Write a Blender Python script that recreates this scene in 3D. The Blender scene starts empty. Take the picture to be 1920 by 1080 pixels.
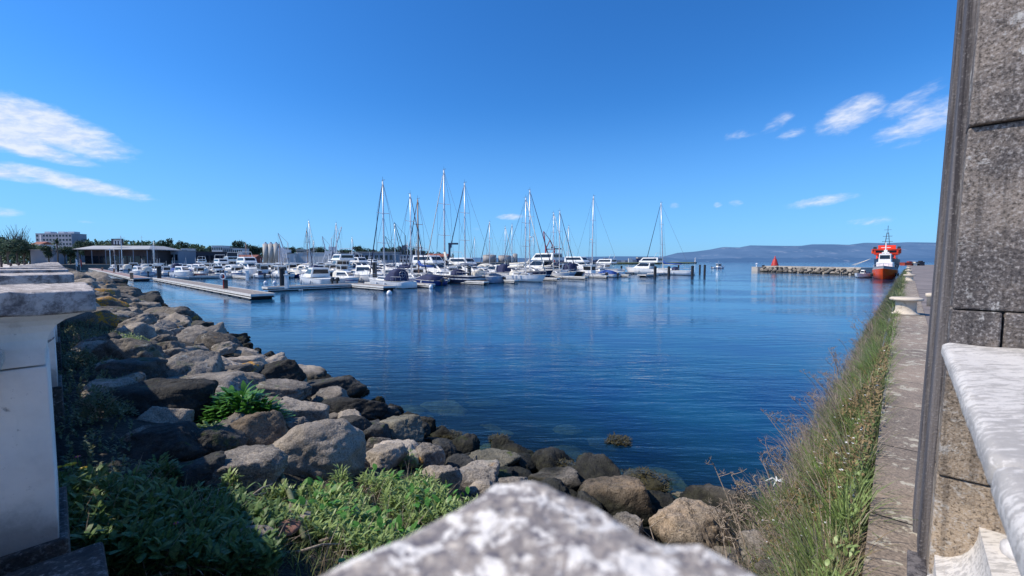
import bpy, bmesh, math, random
import numpy as np
from mathutils import Vector, Matrix, noise
R = math.radians
random.seed(7)
sc = bpy.context.scene
COL = sc.collection
CAMZ = 3.3
F = 795.0
PITCH = math.atan(50 / F)
# ------------------------------------------------------------ coordinates
SU, CU = -0.7310, 0.6824          # u runs along the left balustrade, v along the right quay
def W(u, v, z=0.0):
    return Vector((SU * u + CU * v, CU * u - SU * v, z))
def UV(x, y):
    return (SU * x + CU * y, CU * x - SU * y)
AZU = math.atan2(CU, SU)          # heading of +u
AZV = math.atan2(-SU, CU)         # heading of +v
def ray(px, py):
    x = (px - 960) / F; y = (540 - py) / F
    cp, sp = math.cos(PITCH), math.sin(PITCH)
    return Vector((x, cp + y * sp, -sp + y * cp))
def at(px, py, z=0.0):
    d = ray(px, py); t = (z - CAMZ) / d.z
    return Vector((d.x * t, d.y * t, z))
def atd(px, depth, z=0.0):
    d = ray(px, 490); t = depth / d.y
    return Vector((d.x * t, depth, z))
def hz(py, depth):               # world height of a pixel row at a depth
    d = ray(960, py); return CAMZ + d.z / d.y * depth
def proj(p):
    cp, sp = math.cos(PITCH), math.sin(PITCH)
    x, y, z = p.x, p.y, p.z - CAMZ
    dep = y * cp - z * sp; up = y * sp + z * cp
    if dep <= 0.01: return None
    return (960 + F * x / dep, 540 - F * up / dep)
def sm(a, b, x):  # smoothstep, also for a > b
    t = min(1, max(0, (x - a) / (b - a))); return t * t * (3 - 2 * t)
def ground(u, v):
    r = 1.5 - 0.345 * max(0, v - .3) + (0.22 * max(0, v - 5.0))
    b = bank_z(u, v) if u < 2.6 else -5
    h = max(r, b) if v > 0 else r
    h = max(h, -2.5)
    n = noise.noise(Vector((u * .9, v * .9, 3))) * .10 + noise.noise(Vector((u * 3, v * 3, 8))) * .04
    return h + n
def bank_z(u, v):
    b = min(1.70, 1.74 - (u - .22) * (2.0 + 1.8 * sm(5.0, 2.6, v))) + sm(.15, .5, u) * (noise.noise(Vector((u * 1.6, v * 1.1, 1))) * .30 + noise.noise(Vector((u * 4, v * 3.4, 6))) * .12)
    return b
def on_ground(px, py):
    d = ray(px, py); t = 0.5
    o = Vector((0, 0, CAMZ))
    while t < 120:
        p = o + d * t; u, v = UV(p.x, p.y)
        if p.z < ground(u, v): return p
        t *= 1.01
    return p
# ------------------------------------------------------------ mesh builder
class MB:
    def __init__(s): s.v = []; s.f = []
    def add(s, vs, fs):
        n = len(s.v); s.v += [tuple(v) for v in vs]; s.f += [tuple(i + n for i in f) for f in fs]; return s
    def box(s, c, d, rz=0, bot=(1, 1), top=(1, 1), tx=0, ty=0):
        x, y, z = d[0] / 2, d[1] / 2, d[2] / 2
        vs = []
        for k, (sx, sy), ox, oy in ((-1, bot, 0, 0), (1, top, tx, ty)):
            for a, b in ((-1, -1), (1, -1), (1, 1), (-1, 1)):
                X, Y = a * x * sx + ox, b * y * sy + oy
                cr, sr = math.cos(rz), math.sin(rz)
                vs.append((c[0] + X * cr - Y * sr, c[1] + X * sr + Y * cr, c[2] + k * z))
        return s.add(vs, [(0, 3, 2, 1), (4, 5, 6, 7), (0, 1, 5, 4), (1, 2, 6, 5), (2, 3, 7, 6), (3, 0, 4, 7)])
    def loft(s, rings, cap0=True, cap1=True, closed=True):
        n = len(rings[0]); vs = [p for r in rings for p in r]; fs = []
        for i in range(len(rings) - 1):
            for j in range(n if closed else n - 1):
                k = (j + 1) % n
                fs.append((i * n + j, i * n + k, (i + 1) * n + k, (i + 1) * n + j))
        if cap0: fs.append(tuple(reversed(range(n))))
        if cap1: fs.append(tuple(range((len(rings) - 1) * n, len(rings) * n)))
        return s.add(vs, fs)
    def tube(s, pts, r, n=6, r1=None):
        pts = [Vector(p) for p in pts]; rings = []
        for i, p in enumerate(pts):
            d = (pts[min(i + 1, len(pts) - 1)] - pts[max(i - 1, 0)]).normalized()
            a = d.cross(Vector((0, 0, 1)));
            if a.length < .05: a = d.cross(Vector((0, 1, 0)))
            a.normalize(); b = d.cross(a)
            t = i / max(1, len(pts) - 1); rr = r if r1 is None else r + (r1 - r) * t
            rings.append([p + (a * math.cos(q * 2 * math.pi / n) + b * math.sin(q * 2 * math.pi / n)) * rr for q in range(n)])
        return s.loft(rings)
    def lathe(s, prof, n=20, c=(0, 0, 0)):
        rings = [[(c[0] + r * math.cos(q * 2 * math.pi / n), c[1] + r * math.sin(q * 2 * math.pi / n), c[2] + z) for q in range(n)] for r, z in prof]
        return s.loft(rings)
    def build(s, name, mat, parent=None, smooth=False, bevel=0):
        me = bpy.data.meshes.new(name); me.from_pydata(s.v, [], s.f); me.update()
        bm = bmesh.new(); bm.from_mesh(me); bmesh.ops.recalc_face_normals(bm, faces=bm.faces)
        if bevel:
            bmesh.ops.bevel(bm, geom=bm.edges[:], offset=bevel, segments=2, affect='EDGES', profile=.5)
        bm.to_mesh(me); bm.free()
        if smooth:
            for p in me.polygons: p.use_smooth = True
        me.materials.append(mat)
        o = bpy.data.objects.new(name, me); COL.objects.link(o)
        if parent: o.parent = parent
        return o
def npmesh(name, V, Fs, mat, parent=None, smooth=False):
    me = bpy.data.meshes.new(name)
    V = np.asarray(V, dtype=np.float32); Fs = np.asarray(Fs, dtype=np.int32)
    k = Fs.shape[1]
    me.vertices.add(len(V)); me.vertices.foreach_set('co', V.ravel())
    me.loops.add(Fs.size); me.loops.foreach_set('vertex_index', Fs.ravel())
    me.polygons.add(len(Fs)); me.polygons.foreach_set('loop_start', np.arange(0, Fs.size, k, dtype=np.int32))
    me.update(calc_edges=True); me.validate()
    if smooth: me.polygons.foreach_set('use_smooth', np.ones(len(Fs), dtype=bool))
    me.materials.append(mat)
    o = bpy.data.objects.new(name, me); COL.objects.link(o)
    if parent: o.parent = parent
    return o
ALL = []
def tag(o, label=None, cat=None, group=None, kind=None):
    if label: o['label'] = label
    if cat: o['category'] = cat
    if group: o['group'] = group
    if kind: o['kind'] = kind
    if label: ALL.append(o)
    return o
def empty(name, loc, rz=0, label=None, cat=None, group=None):
    o = bpy.data.objects.new(name, None); COL.objects.link(o)
    o.location = loc; o.rotation_euler = (0, 0, rz); o.empty_display_size = .2
    if label: tag(o, label, cat, group)
    return o
def kids(o): return list(o.children)
def copy_tree(o, loc, rz, scale=1, label=None, group=None, parent=None):
    c = o.copy(); COL.objects.link(c)
    if parent: c.parent = parent
    else:
        c.location = loc; c.rotation_euler = (0, 0, rz); c.scale = (scale,) * 3
        if label: tag(c, label, o.get('category'), group)
    for ch in kids(o): copy_tree(ch, None, 0, parent=c)
    return c
# ------------------------------------------------------------ materials
class NT:
    def __init__(s, name, world=None):
        if world: s.t = world.node_tree
        else:
            s.m = bpy.data.materials.new(name); s.m.use_nodes = True; s.t = s.m.node_tree
        s.t.nodes.clear()
    def n(s, typ, **kw):
        nd = s.t.nodes.new(typ)
        for k, v in kw.items():
            if k.startswith('_'): setattr(nd, k[1:], v)
            else:
                key = {'a': 0, 'b': 1, 'c': 2}.get(k, k.replace('__', ' '))
                s.set(nd.inputs[key], v)
        return nd
    def set(s, inp, v):
        if hasattr(v, 'is_output') : s.t.links.new(v, inp)
        elif isinstance(v, tuple) and len(v) == 3 and inp.type == 'RGBA': inp.default_value = (*v, 1)
        else: inp.default_value = v
    def math(s, op, a, b=0, c=None, clamp=False):
        nd = s.t.nodes.new('ShaderNodeMath'); nd.operation = op; nd.use_clamp = clamp
        s.set(nd.inputs[0], a); s.set(nd.inputs[1], b)
        if c is not None: s.set(nd.inputs[2], c)
        return nd.outputs[0]
    def mix(s, f, a, b, blend='MIX'):
        nd = s.t.nodes.new('ShaderNodeMix'); nd.data_type = 'RGBA'; nd.blend_type = blend
        s.set(nd.inputs[0], f); s.set(nd.inputs[6], a); s.set(nd.inputs[7], b)
        return nd.outputs[2]
    def ramp(s, f, *st):
        nd = s.t.nodes.new('ShaderNodeMapRange'); nd.interpolation_type = 'SMOOTHSTEP'
        s.set(nd.inputs[0], f); nd.inputs[1].default_value = st[0]; nd.inputs[2].default_value = st[1]
        if len(st) > 2: nd.inputs[3].default_value = st[2]; nd.inputs[4].default_value = st[3]
        return nd.outputs[0]
    def noise(s, vec, scale, detail=4, rough=.6, dist=0):
        nd = s.t.nodes.new('ShaderNodeTexNoise'); s.set(nd.inputs['Vector'], vec)
        nd.inputs['Scale'].default_value = scale; nd.inputs['Detail'].default_value = detail
        nd.inputs['Roughness'].default_value = rough; nd.inputs['Distortion'].default_value = dist
        return nd.outputs[0]
    def pos(s, sx=1, sy=1, sz=1, rz=0, obj=False):
        if obj: o = s.t.nodes.new('ShaderNodeTexCoord').outputs['Object']
        else: o = s.t.nodes.new('ShaderNodeNewGeometry').outputs['Position']
        if (sx, sy, sz, rz) == (1, 1, 1, 0): return o
        m = s.t.nodes.new('ShaderNodeMapping'); s.set(m.inputs[0], o)
        m.vector_type = 'TEXTURE' if False else 'POINT'
        m.inputs['Rotation'].default_value = (0, 0, rz); m.inputs['Scale'].default_value = (sx, sy, sz)
        return m.outputs[0]
    def xyz(s, vec):
        nd = s.t.nodes.new('ShaderNodeSeparateXYZ'); s.set(nd.inputs[0], vec); return nd.outputs
    def bump(s, h, strength, dist, normal=None):
        nd = s.t.nodes.new('ShaderNodeBump'); s.set(nd.inputs['Height'], h)
        nd.inputs['Strength'].default_value = strength; nd.inputs['Distance'].default_value = dist
        if normal: s.set(nd.inputs['Normal'], normal)
        return nd.outputs[0]
    def pbr(s, col, rough=.6, normal=None, metal=0, spec=.5, trans=None):
        b = s.t.nodes.new('ShaderNodeBsdfPrincipled')
        s.set(b.inputs['Base Color'], col); s.set(b.inputs['Roughness'], rough)
        b.inputs['Metallic'].default_value = metal; b.inputs['Specular IOR Level'].default_value = spec
        if normal: s.set(b.inputs['Normal'], normal)
        out = s.t.nodes.new('ShaderNodeOutputMaterial'); sh = b.outputs[0]
        if trans:
            t = s.t.nodes.new('ShaderNodeBsdfTranslucent'); s.set(t.inputs[0], trans[1])
            mx = s.t.nodes.new('ShaderNodeMixShader'); mx.inputs[0].default_value = trans[0]
            s.t.links.new(sh, mx.inputs[1]); s.t.links.new(t.outputs[0], mx.inputs[2]); sh = mx.outputs[0]
        s.t.links.new(sh, out.inputs[0]); return s.m
def stone(name, c1, c2, speck=(.5, .48, .45), big=1.2, grain=60, bumpd=.01, lich=None, lichamt=.58, lscale=5, dark=(.03, .03, .03), darkamt=.62, streak=None, wet=False, yellow=0, grainmix=.35, obj=False, rnd=True, green=0, lmix=.8):
    t = NT(name); P = t.pos(obj=obj)
    n1 = t.noise(P, big, 5, .65); n2 = t.noise(P, grain, 3, .7); n3 = t.noise(P, grain * .22, 4, .7)
    col = t.mix(t.ramp(n1, .35, .65), c1, c2)
    col = t.mix(t.math('MULTIPLY', t.ramp(n2, .52, .68), grainmix), col, speck)
    col = t.mix(t.math('MULTIPLY', t.ramp(n2, .48, .34), grainmix * 1.5, clamp=True), col, dark)
    col = t.mix(t.math('MULTIPLY', t.ramp(n3, darkamt - .1, darkamt + .08), .6), col, dark)
    if rnd:
        oi = t.t.nodes.new('ShaderNodeObjectInfo')
        f = t.math('MULTIPLY_ADD', oi.outputs['Random'], .75, .62)
        col = t.mix(1.0, col, t.n('ShaderNodeCombineColor', a=f, b=f, c=t.math('MULTIPLY', f, .98)).outputs[0], 'MULTIPLY')
    if lich:
        l1 = t.noise(P, lscale, 6, .75, .4)
        col = t.mix(t.math('MULTIPLY', t.ramp(l1, lichamt, lichamt + .05), lmix), col, lich)
    if streak:
        S = t.noise(t.pos(streak[1], streak[1], streak[2], obj=obj), 1, 4, .6)
        col = t.mix(t.ramp(S, .42, .62), col, streak[0])
    if green:
        g1 = t.noise(P, 1.7, 4, .7)
        col = t.mix(t.math('MULTIPLY', t.ramp(g1, .60, .68), green), col, (.07, .10, .015))
    if yellow:
        y1 = t.noise(P, 1.1, 2, .5); y2 = t.noise(P, 14, 4, .7)
        yy = t.math('MULTIPLY', t.ramp(y1, yellow, yellow + .04), t.ramp(y2, .42, .55))
        col = t.mix(yy, col, (.48, .24, .03))
    rough = .88
    if wet:
        z = t.xyz(t.pos())[2]; zz = t.math('ADD', z, t.math('MULTIPLY', t.noise(t.pos(), 1.5, 4, .6), .5))
        w = t.ramp(zz, .66, .36)
        col = t.mix(w, col, t.mix(t.ramp(t.noise(t.pos(), 8, 5, .7), .4, .65), (.012, .012, .010), (.035, .034, .022)))
        w2 = t.math('MULTIPLY', t.ramp(zz, .35, .18), t.ramp(t.noise(t.pos(), 3, 3), .4, .6))
        col = t.mix(w2, col, (.022, .03, .010))
    n4 = t.noise(P, grain * .1, 6, .75, .6); b = t.bump(n1, .6, bumpd * 6); b = t.bump(n4, .9, bumpd * 3.2, b); b = t.bump(n3, .9, bumpd * 2.2, b); b = t.bump(n2, .8, bumpd * .6, b)
    return t.pbr(col, rough, b, spec=.25)
def plain(name, col, rough=.5, var=.15, scale=3, metal=0, bumpd=0, dirt=None, obj=False, spec=.5):
    t = NT(name); P = t.pos(obj=obj)
    n = t.noise(P, scale, 5, .65)
    c2 = tuple(x * (1 - var * 2) for x in col); c1 = tuple(min(1, x * (1 + var * .5)) for x in col)
    c = t.mix(t.ramp(n, .3, .7), c1, c2)
    if dirt:
        d = t.noise(t.pos(1, 1, .25, obj=obj), scale * 3, 5, .7)
        c = t.mix(t.math('MULTIPLY', t.ramp(d, .55, .72), dirt[0]), c, dirt[1])
    b = t.bump(t.noise(P, scale * 12, 3), .4, bumpd) if bumpd else None
    return t.pbr(c, rough, b, metal, spec)
def hull_mat(name, col, stripe=None, boot=(.02, .03, .07)):
    t = NT(name); P = t.pos(obj=True); z = t.xyz(P)[2]
    c = t.mix(t.ramp(t.noise(P, 1.5, 4), .3, .7), col, tuple(x * .88 for x in col))
    c = t.mix(t.ramp(z, .10, .07), c, boot)
    if stripe: c = t.mix(t.math('MULTIPLY', t.ramp(z, .62, .64), t.ramp(z, .80, .78)), c, stripe)
    c = t.mix(t.math('MULTIPLY', t.ramp(t.noise(t.pos(2, 2, .4, obj=True), 2, 4, .7), .55, .75), .25), c, (.3, .27, .2))
    return t.pbr(c, .28)
def leaf(name, c1, c2, sc_=8, rough=.5, tr=.3, dry=None, dryamt=.62):
    t = NT(name); P = t.pos()
    c = t.mix(t.ramp(t.noise(P, sc_, 3, .7), .35, .65), c1, c2)
    c = t.mix(t.math('MULTIPLY', t.ramp(t.noise(P, 60, 1), .45, .6), .5), c, tuple(min(1, x * 1.6) for x in c2))
    if dry: c = t.mix(t.ramp(t.noise(P, 2.2, 4, .7), dryamt, dryamt + .1), c, dry)
    return t.pbr(c, rough, trans=(tr, c), spec=.35)

M = {}
M['rock'] = stone('granite_rock', (.29, .25, .21), (.125, .11, .097), speck=(.52, .48, .42), big=1.6, grain=55, bumpd=.012, lich=(.36, .36, .33), lichamt=.60, lscale=3.5, darkamt=.60, wet=True, yellow=.70, green=.35)
M['rock_pale'] = stone('pale_granite', (.39, .33, .27), (.22, .19, .16), speck=(.66, .60, .52), big=2, grain=70, bumpd=.009, lich=(.45, .43, .40), lichamt=.64, darkamt=.66, wet=True)
M['rock_tan'] = stone('tan_granite', (.34, .25, .17), (.21, .17, .13), speck=(.55, .47, .38), big=2.2, grain=60, bumpd=.012, lich=(.40, .38, .33), lichamt=.66, darkamt=.60, wet=True, yellow=.72)
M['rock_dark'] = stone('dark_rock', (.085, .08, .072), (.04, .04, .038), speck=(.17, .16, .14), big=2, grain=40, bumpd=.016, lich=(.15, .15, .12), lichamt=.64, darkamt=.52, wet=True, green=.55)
M['rock_yellow'] = stone('lichen_rock', (.25, .22, .18), (.16, .14, .12), speck=(.5, .46, .4), big=2, grain=55, bumpd=.012, wet=False, yellow=.47)
M['rock_moss'] = stone('mossy_rock', (.22, .20, .155), (.13, .12, .09), speck=(.4, .37, .3), big=2, grain=55, bumpd=.011, green=.9, wet=False)
M['rock_sub'] = stone('submerged_rock', (.30, .24, .12), (.12, .10, .05), speck=(.3, .3, .2), big=3, grain=30, bumpd=.02)
M['rubble'] = stone('rubble_ground', (.06, .055, .045), (.03, .028, .024), speck=(.16, .14, .12), big=3, grain=30, bumpd=.03, wet=True, rnd=False)
M['cap'] = stone('lichened_cap_stone', (.40, .345, .30), (.27, .235, .21), speck=(.70, .62, .52), big=9, grain=130, bumpd=.0022, lich=(.80, .75, .68), lichamt=.505, lscale=58, dark=(.13, .12, .135), darkamt=.55, yellow=.70, grainmix=.75, rnd=False, lmix=.9)
M['white'] = plain('white_paint', (.82, .80, .80), .6, .05, 2, bumpd=.002, dirt=(.25, (.40, .38, .36)))
M['white_worn'] = None
def worn(name, base, dirt, sx, sy, sz, rz, amt=.5, fine=30, mixv=.8, fleck=None):
    t = NT(name); P = t.pos()
    s1 = t.noise(t.pos(sx, sy, sz, rz), 1, 6, .72, .3); s2 = t.noise(P, fine, 5, .75); s3 = t.noise(P, 2.2, 4, .6)
    f = t.math('MULTIPLY', t.ramp(t.math('ADD', s1, t.math('MULTIPLY', t.math('SUBTRACT', s3, .5), .5)), amt, amt + .12), mixv)
    c = t.mix(f, base, dirt)
    c = t.mix(t.math('MULTIPLY', t.ramp(s2, .60, .70), mixv * .55), c, tuple(x * .55 for x in dirt))
    if fleck: c = t.mix(t.ramp(t.noise(P, 7, 5, .75, .4), .62, .66), c, fleck)
    b = t.bump(s2, .6, .004); b = t.bump(s1, .4, .006, b)
    return t.pbr(c, .8, b, spec=.3)
M['white_worn'] = worn('weathered_whitewash', (.66, .62, .57), (.27, .25, .23), 16, 70, 60, -AZU + math.pi, amt=.45, fine=130, mixv=.6)
def coat():
    t = NT('whitewashed_face'); P = t.pos(); z = t.xyz(P)[2]
    n = t.noise(P, 3, 6, .7); st = t.noise(t.pos(9, 9, .9), 1, 5, .7); f = t.noise(P, 40, 4, .75)
    c = t.mix(t.ramp(n, .35, .7), (.90, .86, .82), (.76, .73, .70))
    c = t.mix(t.math('MULTIPLY', t.ramp(st, .52, .72), .45), c, (.42, .40, .38))
    c = t.mix(t.math('MULTIPLY', t.ramp(f, .64, .72), .5), c, (.30, .28, .27))
    v = t.t.nodes.new('ShaderNodeTexVoronoi'); v.feature = 'DISTANCE_TO_EDGE'; v.inputs['Scale'].default_value = 1.7
    wv = t.n('ShaderNodeVectorMath', _operation='ADD', a=P, b=t.n('ShaderNodeCombineXYZ', a=t.math('MULTIPLY', t.noise(P, 6, 4), .25), b=0.0, c=t.math('MULTIPLY', t.noise(P, 5, 4), .2)).outputs[0]).outputs[0]
    t.set(v.inputs['Vector'], wv); cr = t.math('MULTIPLY', t.ramp(v.outputs['Distance'], .010, .003), t.ramp(n, .50, .56))
    c = t.mix(t.math('MULTIPLY', cr, .75), c, (.10, .09, .09))
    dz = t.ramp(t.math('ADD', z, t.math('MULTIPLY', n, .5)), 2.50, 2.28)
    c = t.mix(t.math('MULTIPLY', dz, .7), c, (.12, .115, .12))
    b = t.bump(f, .4, .003, t.bump(n, .5, .02)); b = t.bump(t.math('MULTIPLY', cr, -1), .6, .01, b)
    return t.pbr(c, .75, b, spec=.3)
M['coat'] = coat()
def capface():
    t = NT('worn_shaded_cap'); P = t.pos(); g = t.t.nodes.new('ShaderNodeNewGeometry'); nz = t.xyz(g.outputs['Normal'])[2]
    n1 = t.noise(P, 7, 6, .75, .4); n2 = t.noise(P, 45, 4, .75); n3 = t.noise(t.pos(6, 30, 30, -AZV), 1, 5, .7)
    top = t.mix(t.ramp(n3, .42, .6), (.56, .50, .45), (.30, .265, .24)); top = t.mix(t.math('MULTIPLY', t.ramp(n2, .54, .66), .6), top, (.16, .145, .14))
    sd_ = t.mix(t.ramp(n1, .40, .62), (.42, .41, .41), (.10, .095, .10)); sd_ = t.mix(t.math('MULTIPLY', t.ramp(n2, .5, .66), .5), sd_, (.06, .058, .065))  # side faces coloured darker than the worn top, standing in for shade
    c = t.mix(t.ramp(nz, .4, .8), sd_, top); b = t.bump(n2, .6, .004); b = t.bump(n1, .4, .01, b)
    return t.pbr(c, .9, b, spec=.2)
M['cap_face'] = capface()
M['cap_face_old'] = worn('worn_shaded_cap', (.60, .58, .57), (.07, .065, .07), 5, 5, 9, 0, amt=.46, fine=40, mixv=.85)
M['pillar'] = None
def pillar_mat():
    t = NT('blackened_granite'); P = t.pos()
    n1 = t.noise(P, 2.2, 5, .7); n2 = t.noise(P, 85, 4, .75); n3 = t.noise(P, 22, 5, .75)
    z = t.xyz(P)[2]
    low = t.ramp(t.math('ADD', z, t.math('MULTIPLY', t.noise(P, 1.6, 3), .8)), 3.35, 2.85)
    base = t.mix(t.ramp(n1, .38, .62), (.26, .215, .18), (.12, .105, .10))
    base = t.mix(t.math('MULTIPLY', low, .85), base, t.mix(t.ramp(n1, .35, .65), (.50, .39, .28), (.34, .27, .20)))
    c = t.mix(t.math('MULTIPLY', t.ramp(n2, .53, .64), .6), base, (.50, .46, .43))
    c = t.mix(t.math('MULTIPLY', t.ramp(n2, .48, .38), .7), c, (.02, .018, .018))
    c = t.mix(t.math('MULTIPLY', t.ramp(n3, .54, .66), .5), c, (.05, .045, .045))
    ls = t.noise(P, 6, 6, .8, .5)
    c = t.mix(t.math('MULTIPLY', t.ramp(ls, .565, .62), .7), c, (.55, .53, .50))
    ys = t.noise(P, 3.1, 4, .7)
    c = t.mix(t.math('MULTIPLY', t.ramp(ys, .72, .75), .8), c, (.45, .22, .04))
    st = t.noise(t.pos(26, 26, 1.2), 1, 3, .6)
    c = t.mix(t.math('MULTIPLY', t.ramp(st, .50, .62), .35), c, (.03, .028, .03))
    b = t.bump(n1, .5, .03); b = t.bump(n3, .9, .010, b); b = t.bump(n2, .8, .004, b)
    return t.pbr(c, .9, b, spec=.2)
M['pillar'] = pillar_mat()
def pillar_side():
    t = NT('streaked_granite'); P = t.pos()
    n2 = t.noise(P, 85, 4, .75); st = t.noise(t.pos(30, 30, .8), 1, 4, .65)
    c = t.mix(t.ramp(st, .40, .62), (.17, .155, .155), (.06, .055, .06))
    c = t.mix(t.math('MULTIPLY', t.ramp(n2, .55, .66), .4), c, (.36, .34, .34))
    c = t.mix(t.math('MULTIPLY', t.ramp(t.noise(t.pos(20, 20, 2.5), 1, 4, .7), .62, .68), .4), c, (.42, .40, .38))
    return t.pbr(c, .9, t.bump(n2, .8, .005, t.bump(st, .6, .02)), spec=.2)
M['pillar_side'] = pillar_side()
def paving(name, c1, c2, lich, rz):
    t = NT(name); P = t.pos(rz=rz); X = t.xyz(P)
    n1 = t.noise(P, .7, 5, .6); n2 = t.noise(P, 70, 3, .7); n3 = t.noise(t.pos(1, 1, 1), 5, 6, .75, .3)
    c = t.mix(t.ramp(n1, .35, .65), c1, c2)
    c = t.mix(t.math('MULTIPLY', t.ramp(n2, .52, .66), .4), c, tuple(min(1, x * 1.7) for x in c1))
    c = t.mix(t.math('MULTIPLY', t.ramp(n2, .46, .34), .6), c, (.05, .045, .04))
    c = t.mix(t.math('MULTIPLY', t.ramp(n3, .545, .585), .8), c, lich)
    c = t.mix(t.math('MULTIPLY', t.ramp(t.noise(P, 11, 5, .7), .58, .7), .5), c, (.07, .06, .055))
    g = t.math('ABSOLUTE', t.math('SUBTRACT', t.math('FRACT', t.math('MULTIPLY', X[1], .77)), .5))
    gap = t.ramp(g, .007, .003)
    c = t.mix(gap, c, (.02, .018, .015))
    b = t.bump(t.math('SUBTRACT', n1, gap), .6, .02); b = t.bump(n2, .5, .003, b); b = t.bump(n3, .5, .006, b)
    return t.pbr(c, .9, b, spec=.2)
M['coping'] = paving('coping_stone', (.33, .26, .20), (.20, .165, .135), (.52, .48, .38), math.pi / 2 - AZV)
M['pave'] = plain('quay_paving', (.24, .20, .18), .9, .2, .6, bumpd=.004, dirt=(.4, (.10, .09, .08)))
M['promenade'] = plain('promenade_paving', (.62, .55, .47), .9, .05, .3)
M['wallstone'] = stone('dark_wall_stone', (.09, .085, .08), (.045, .043, .045), speck=(.4, .4, .4), big=4, grain=40, bumpd=.006, lich=(.35, .35, .35), lichamt=.60, lscale=9, rnd=False)
M['bollard'] = worn('painted_stone_bollard', (.62, .53, .42), (.28, .22, .17), 4, 4, 3, 0, amt=.52, fine=30, mixv=.7)
M['pipe'] = plain('galvanised_pipe', (.25, .25, .26), .5, .2, 12, metal=.3)
M['asph'] = plain('asphalt', (.06, .06, .06), .9)
M['hull_w'] = hull_mat('white_gelcoat', (.86, .86, .85), boot=(.05, .05, .06))
M['hull_ws'] = hull_mat('white_gelcoat_blue_line', (.86, .86, .85), stripe=(.03, .06, .25), boot=(.02, .03, .12))
M['hull_wr'] = hull_mat('white_gelcoat_red_line', (.74, .73, .70), stripe=(.35, .04, .03), boot=(.10, .02, .02))
M['hull_n'] = hull_mat('navy_gelcoat', (.012, .022, .06), stripe=(.7, .7, .7), boot=(.1, .02, .02))
M['hull_b'] = hull_mat('blue_hull', (.015, .045, .20), boot=(.01, .02, .06))
M['hull_g'] = hull_mat('grey_blue_hull', (.28, .34, .44), boot=(.02, .03, .06))
M['hull_dk'] = hull_mat('black_hull', (.02, .02, .022), boot=(.12, .02, .02))
M['hull_or'] = hull_mat('orange_hull', (.78, .085, .012), boot=(.78, .075, .01))
M['gel'] = plain('deck_gelcoat', (.84, .83, .80), .4, .08, 2)
M['cream'] = plain('cream_canvas', (.68, .64, .55), .8, .1, 3)
M['navy'] = plain('navy_canvas', (.016, .025, .085), .8, .15, 3)
M['blueC'] = plain('blue_canvas', (.02, .08, .32), .8, .15, 3)
M['cyanC'] = plain('turquoise_canvas', (.02, .35, .60), .8, .1, 3)
M['greyC'] = plain('grey_canvas', (.24, .25, .28), .8, .15, 3)
M['alu'] = plain('mast_aluminium', (.72, .72, .72), .35, .05, 2, metal=.2)
M['woodm'] = plain('varnished_mast', (.35, .20, .12), .5, .1, 2)
M['steel'] = plain('stainless', (.55, .55, .56), .3, .05, 5, metal=.7)
M['wire'] = plain('rigging_wire', (.16, .17, .20), .5)
M['glassd'] = plain('dark_window', (.015, .02, .028), .12, .1, 1)
M['black'] = plain('black_plastic', (.018, .018, .02), .4)
M['teak'] = plain('teak', (.28, .18, .10), .7)
M['deckwood'] = None
def planks():
    t = NT('pontoon_decking'); P = t.pos(obj=True); X = t.xyz(P)
    n = t.noise(t.pos(1, 6, 1, obj=True), 1.5, 4)
    c = t.mix(t.ramp(n, .3, .7), (.33, .28, .24), (.20, .17, .15))
    g = t.math('ABSOLUTE', t.math('SUBTRACT', t.math('FRACT', t.math('MULTIPLY', X[0], 5)), .5))
    c = t.mix(t.ramp(g, .06, .03), c, (.05, .045, .04))
    return t.pbr(c, .85)
M['deckwood'] = planks()
M['fascia'] = plain('pontoon_rail_metal', (.70, .68, .63), .6, .1, 2)
M['float'] = plain('pontoon_float', (.03, .03, .035), .8, .2, 2)
M['floatw'] = plain('pale_float', (.5, .5, .5), .7, .2, 2)
M['pile'] = plain('steel_pile', (.025, .026, .03), .6, .3, 2)
M['red'] = plain('red_paint', (.50, .03, .02), .5)
M['redship'] = plain('orange_red_paint', (.80, .055, .015), .45, .06)
M['bluehull'] = plain('dark_blue_paint', (.02, .03, .07), .5)
M['bwhite'] = plain('white_wall', (.62, .62, .62), .8, .05, .1)
M['bgrey'] = plain('grey_wall', (.30, .32, .37), .85, .1, .1)
M['bbeige'] = plain('beige_wall', (.42, .38, .33), .85, .1, .1)
M['bdark'] = plain('dark_wall', (.035, .035, .05), .6, .2, .1)
M['bwood'] = plain('brown_cladding', (.07, .045, .045), .7, .2, .2)
M['roofg'] = plain('pale_roof', (.36, .37, .38), .7, .1, .1)
M['roofr'] = plain('red_tile_roof', (.28, .09, .06), .8, .15, .2)
M['silo'] = plain('concrete_silo', (.50, .47, .42), .8, .1, .1)
M['tank'] = plain('storage_tank_paint', (.36, .33, .31), .7, .1, .1)
M['crane_w'] = plain('pale_crane_paint', (.60, .62, .66), .6, .05, .1)
M['crane_r'] = plain('red_crane_paint', (.36, .05, .07), .6, .1, .1)
M['crane_d'] = plain('dark_crane_paint', (.05, .08, .12), .6)
M['cont_r'] = plain('red_container', (.35, .06, .04), .7)
M['cont_b'] = plain('blue_container', (.03, .05, .14), .7)
M['tree'] = leaf('far_foliage', (.028, .055, .038), (.055, .095, .06), .25, .8, .1)
M['tree2'] = leaf('far_pale_foliage', (.06, .10, .055), (.10, .15, .085), .25, .8, .1)
M['trunk'] = plain('bark', (.10, .085, .07), .9)
M['grass'] = leaf('bank_grass', (.10, .14, .045), (.17, .22, .075), 3, .5, .35, dry=(.30, .22, .13), dryamt=.50)
M['dry'] = leaf('dry_stalks', (.26, .20, .15), (.40, .33, .26), 6, .8, .2)
M['drypurple'] = leaf('dry_brush', (.20, .15, .13), (.32, .26, .22), 6, .8, .2)
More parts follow.
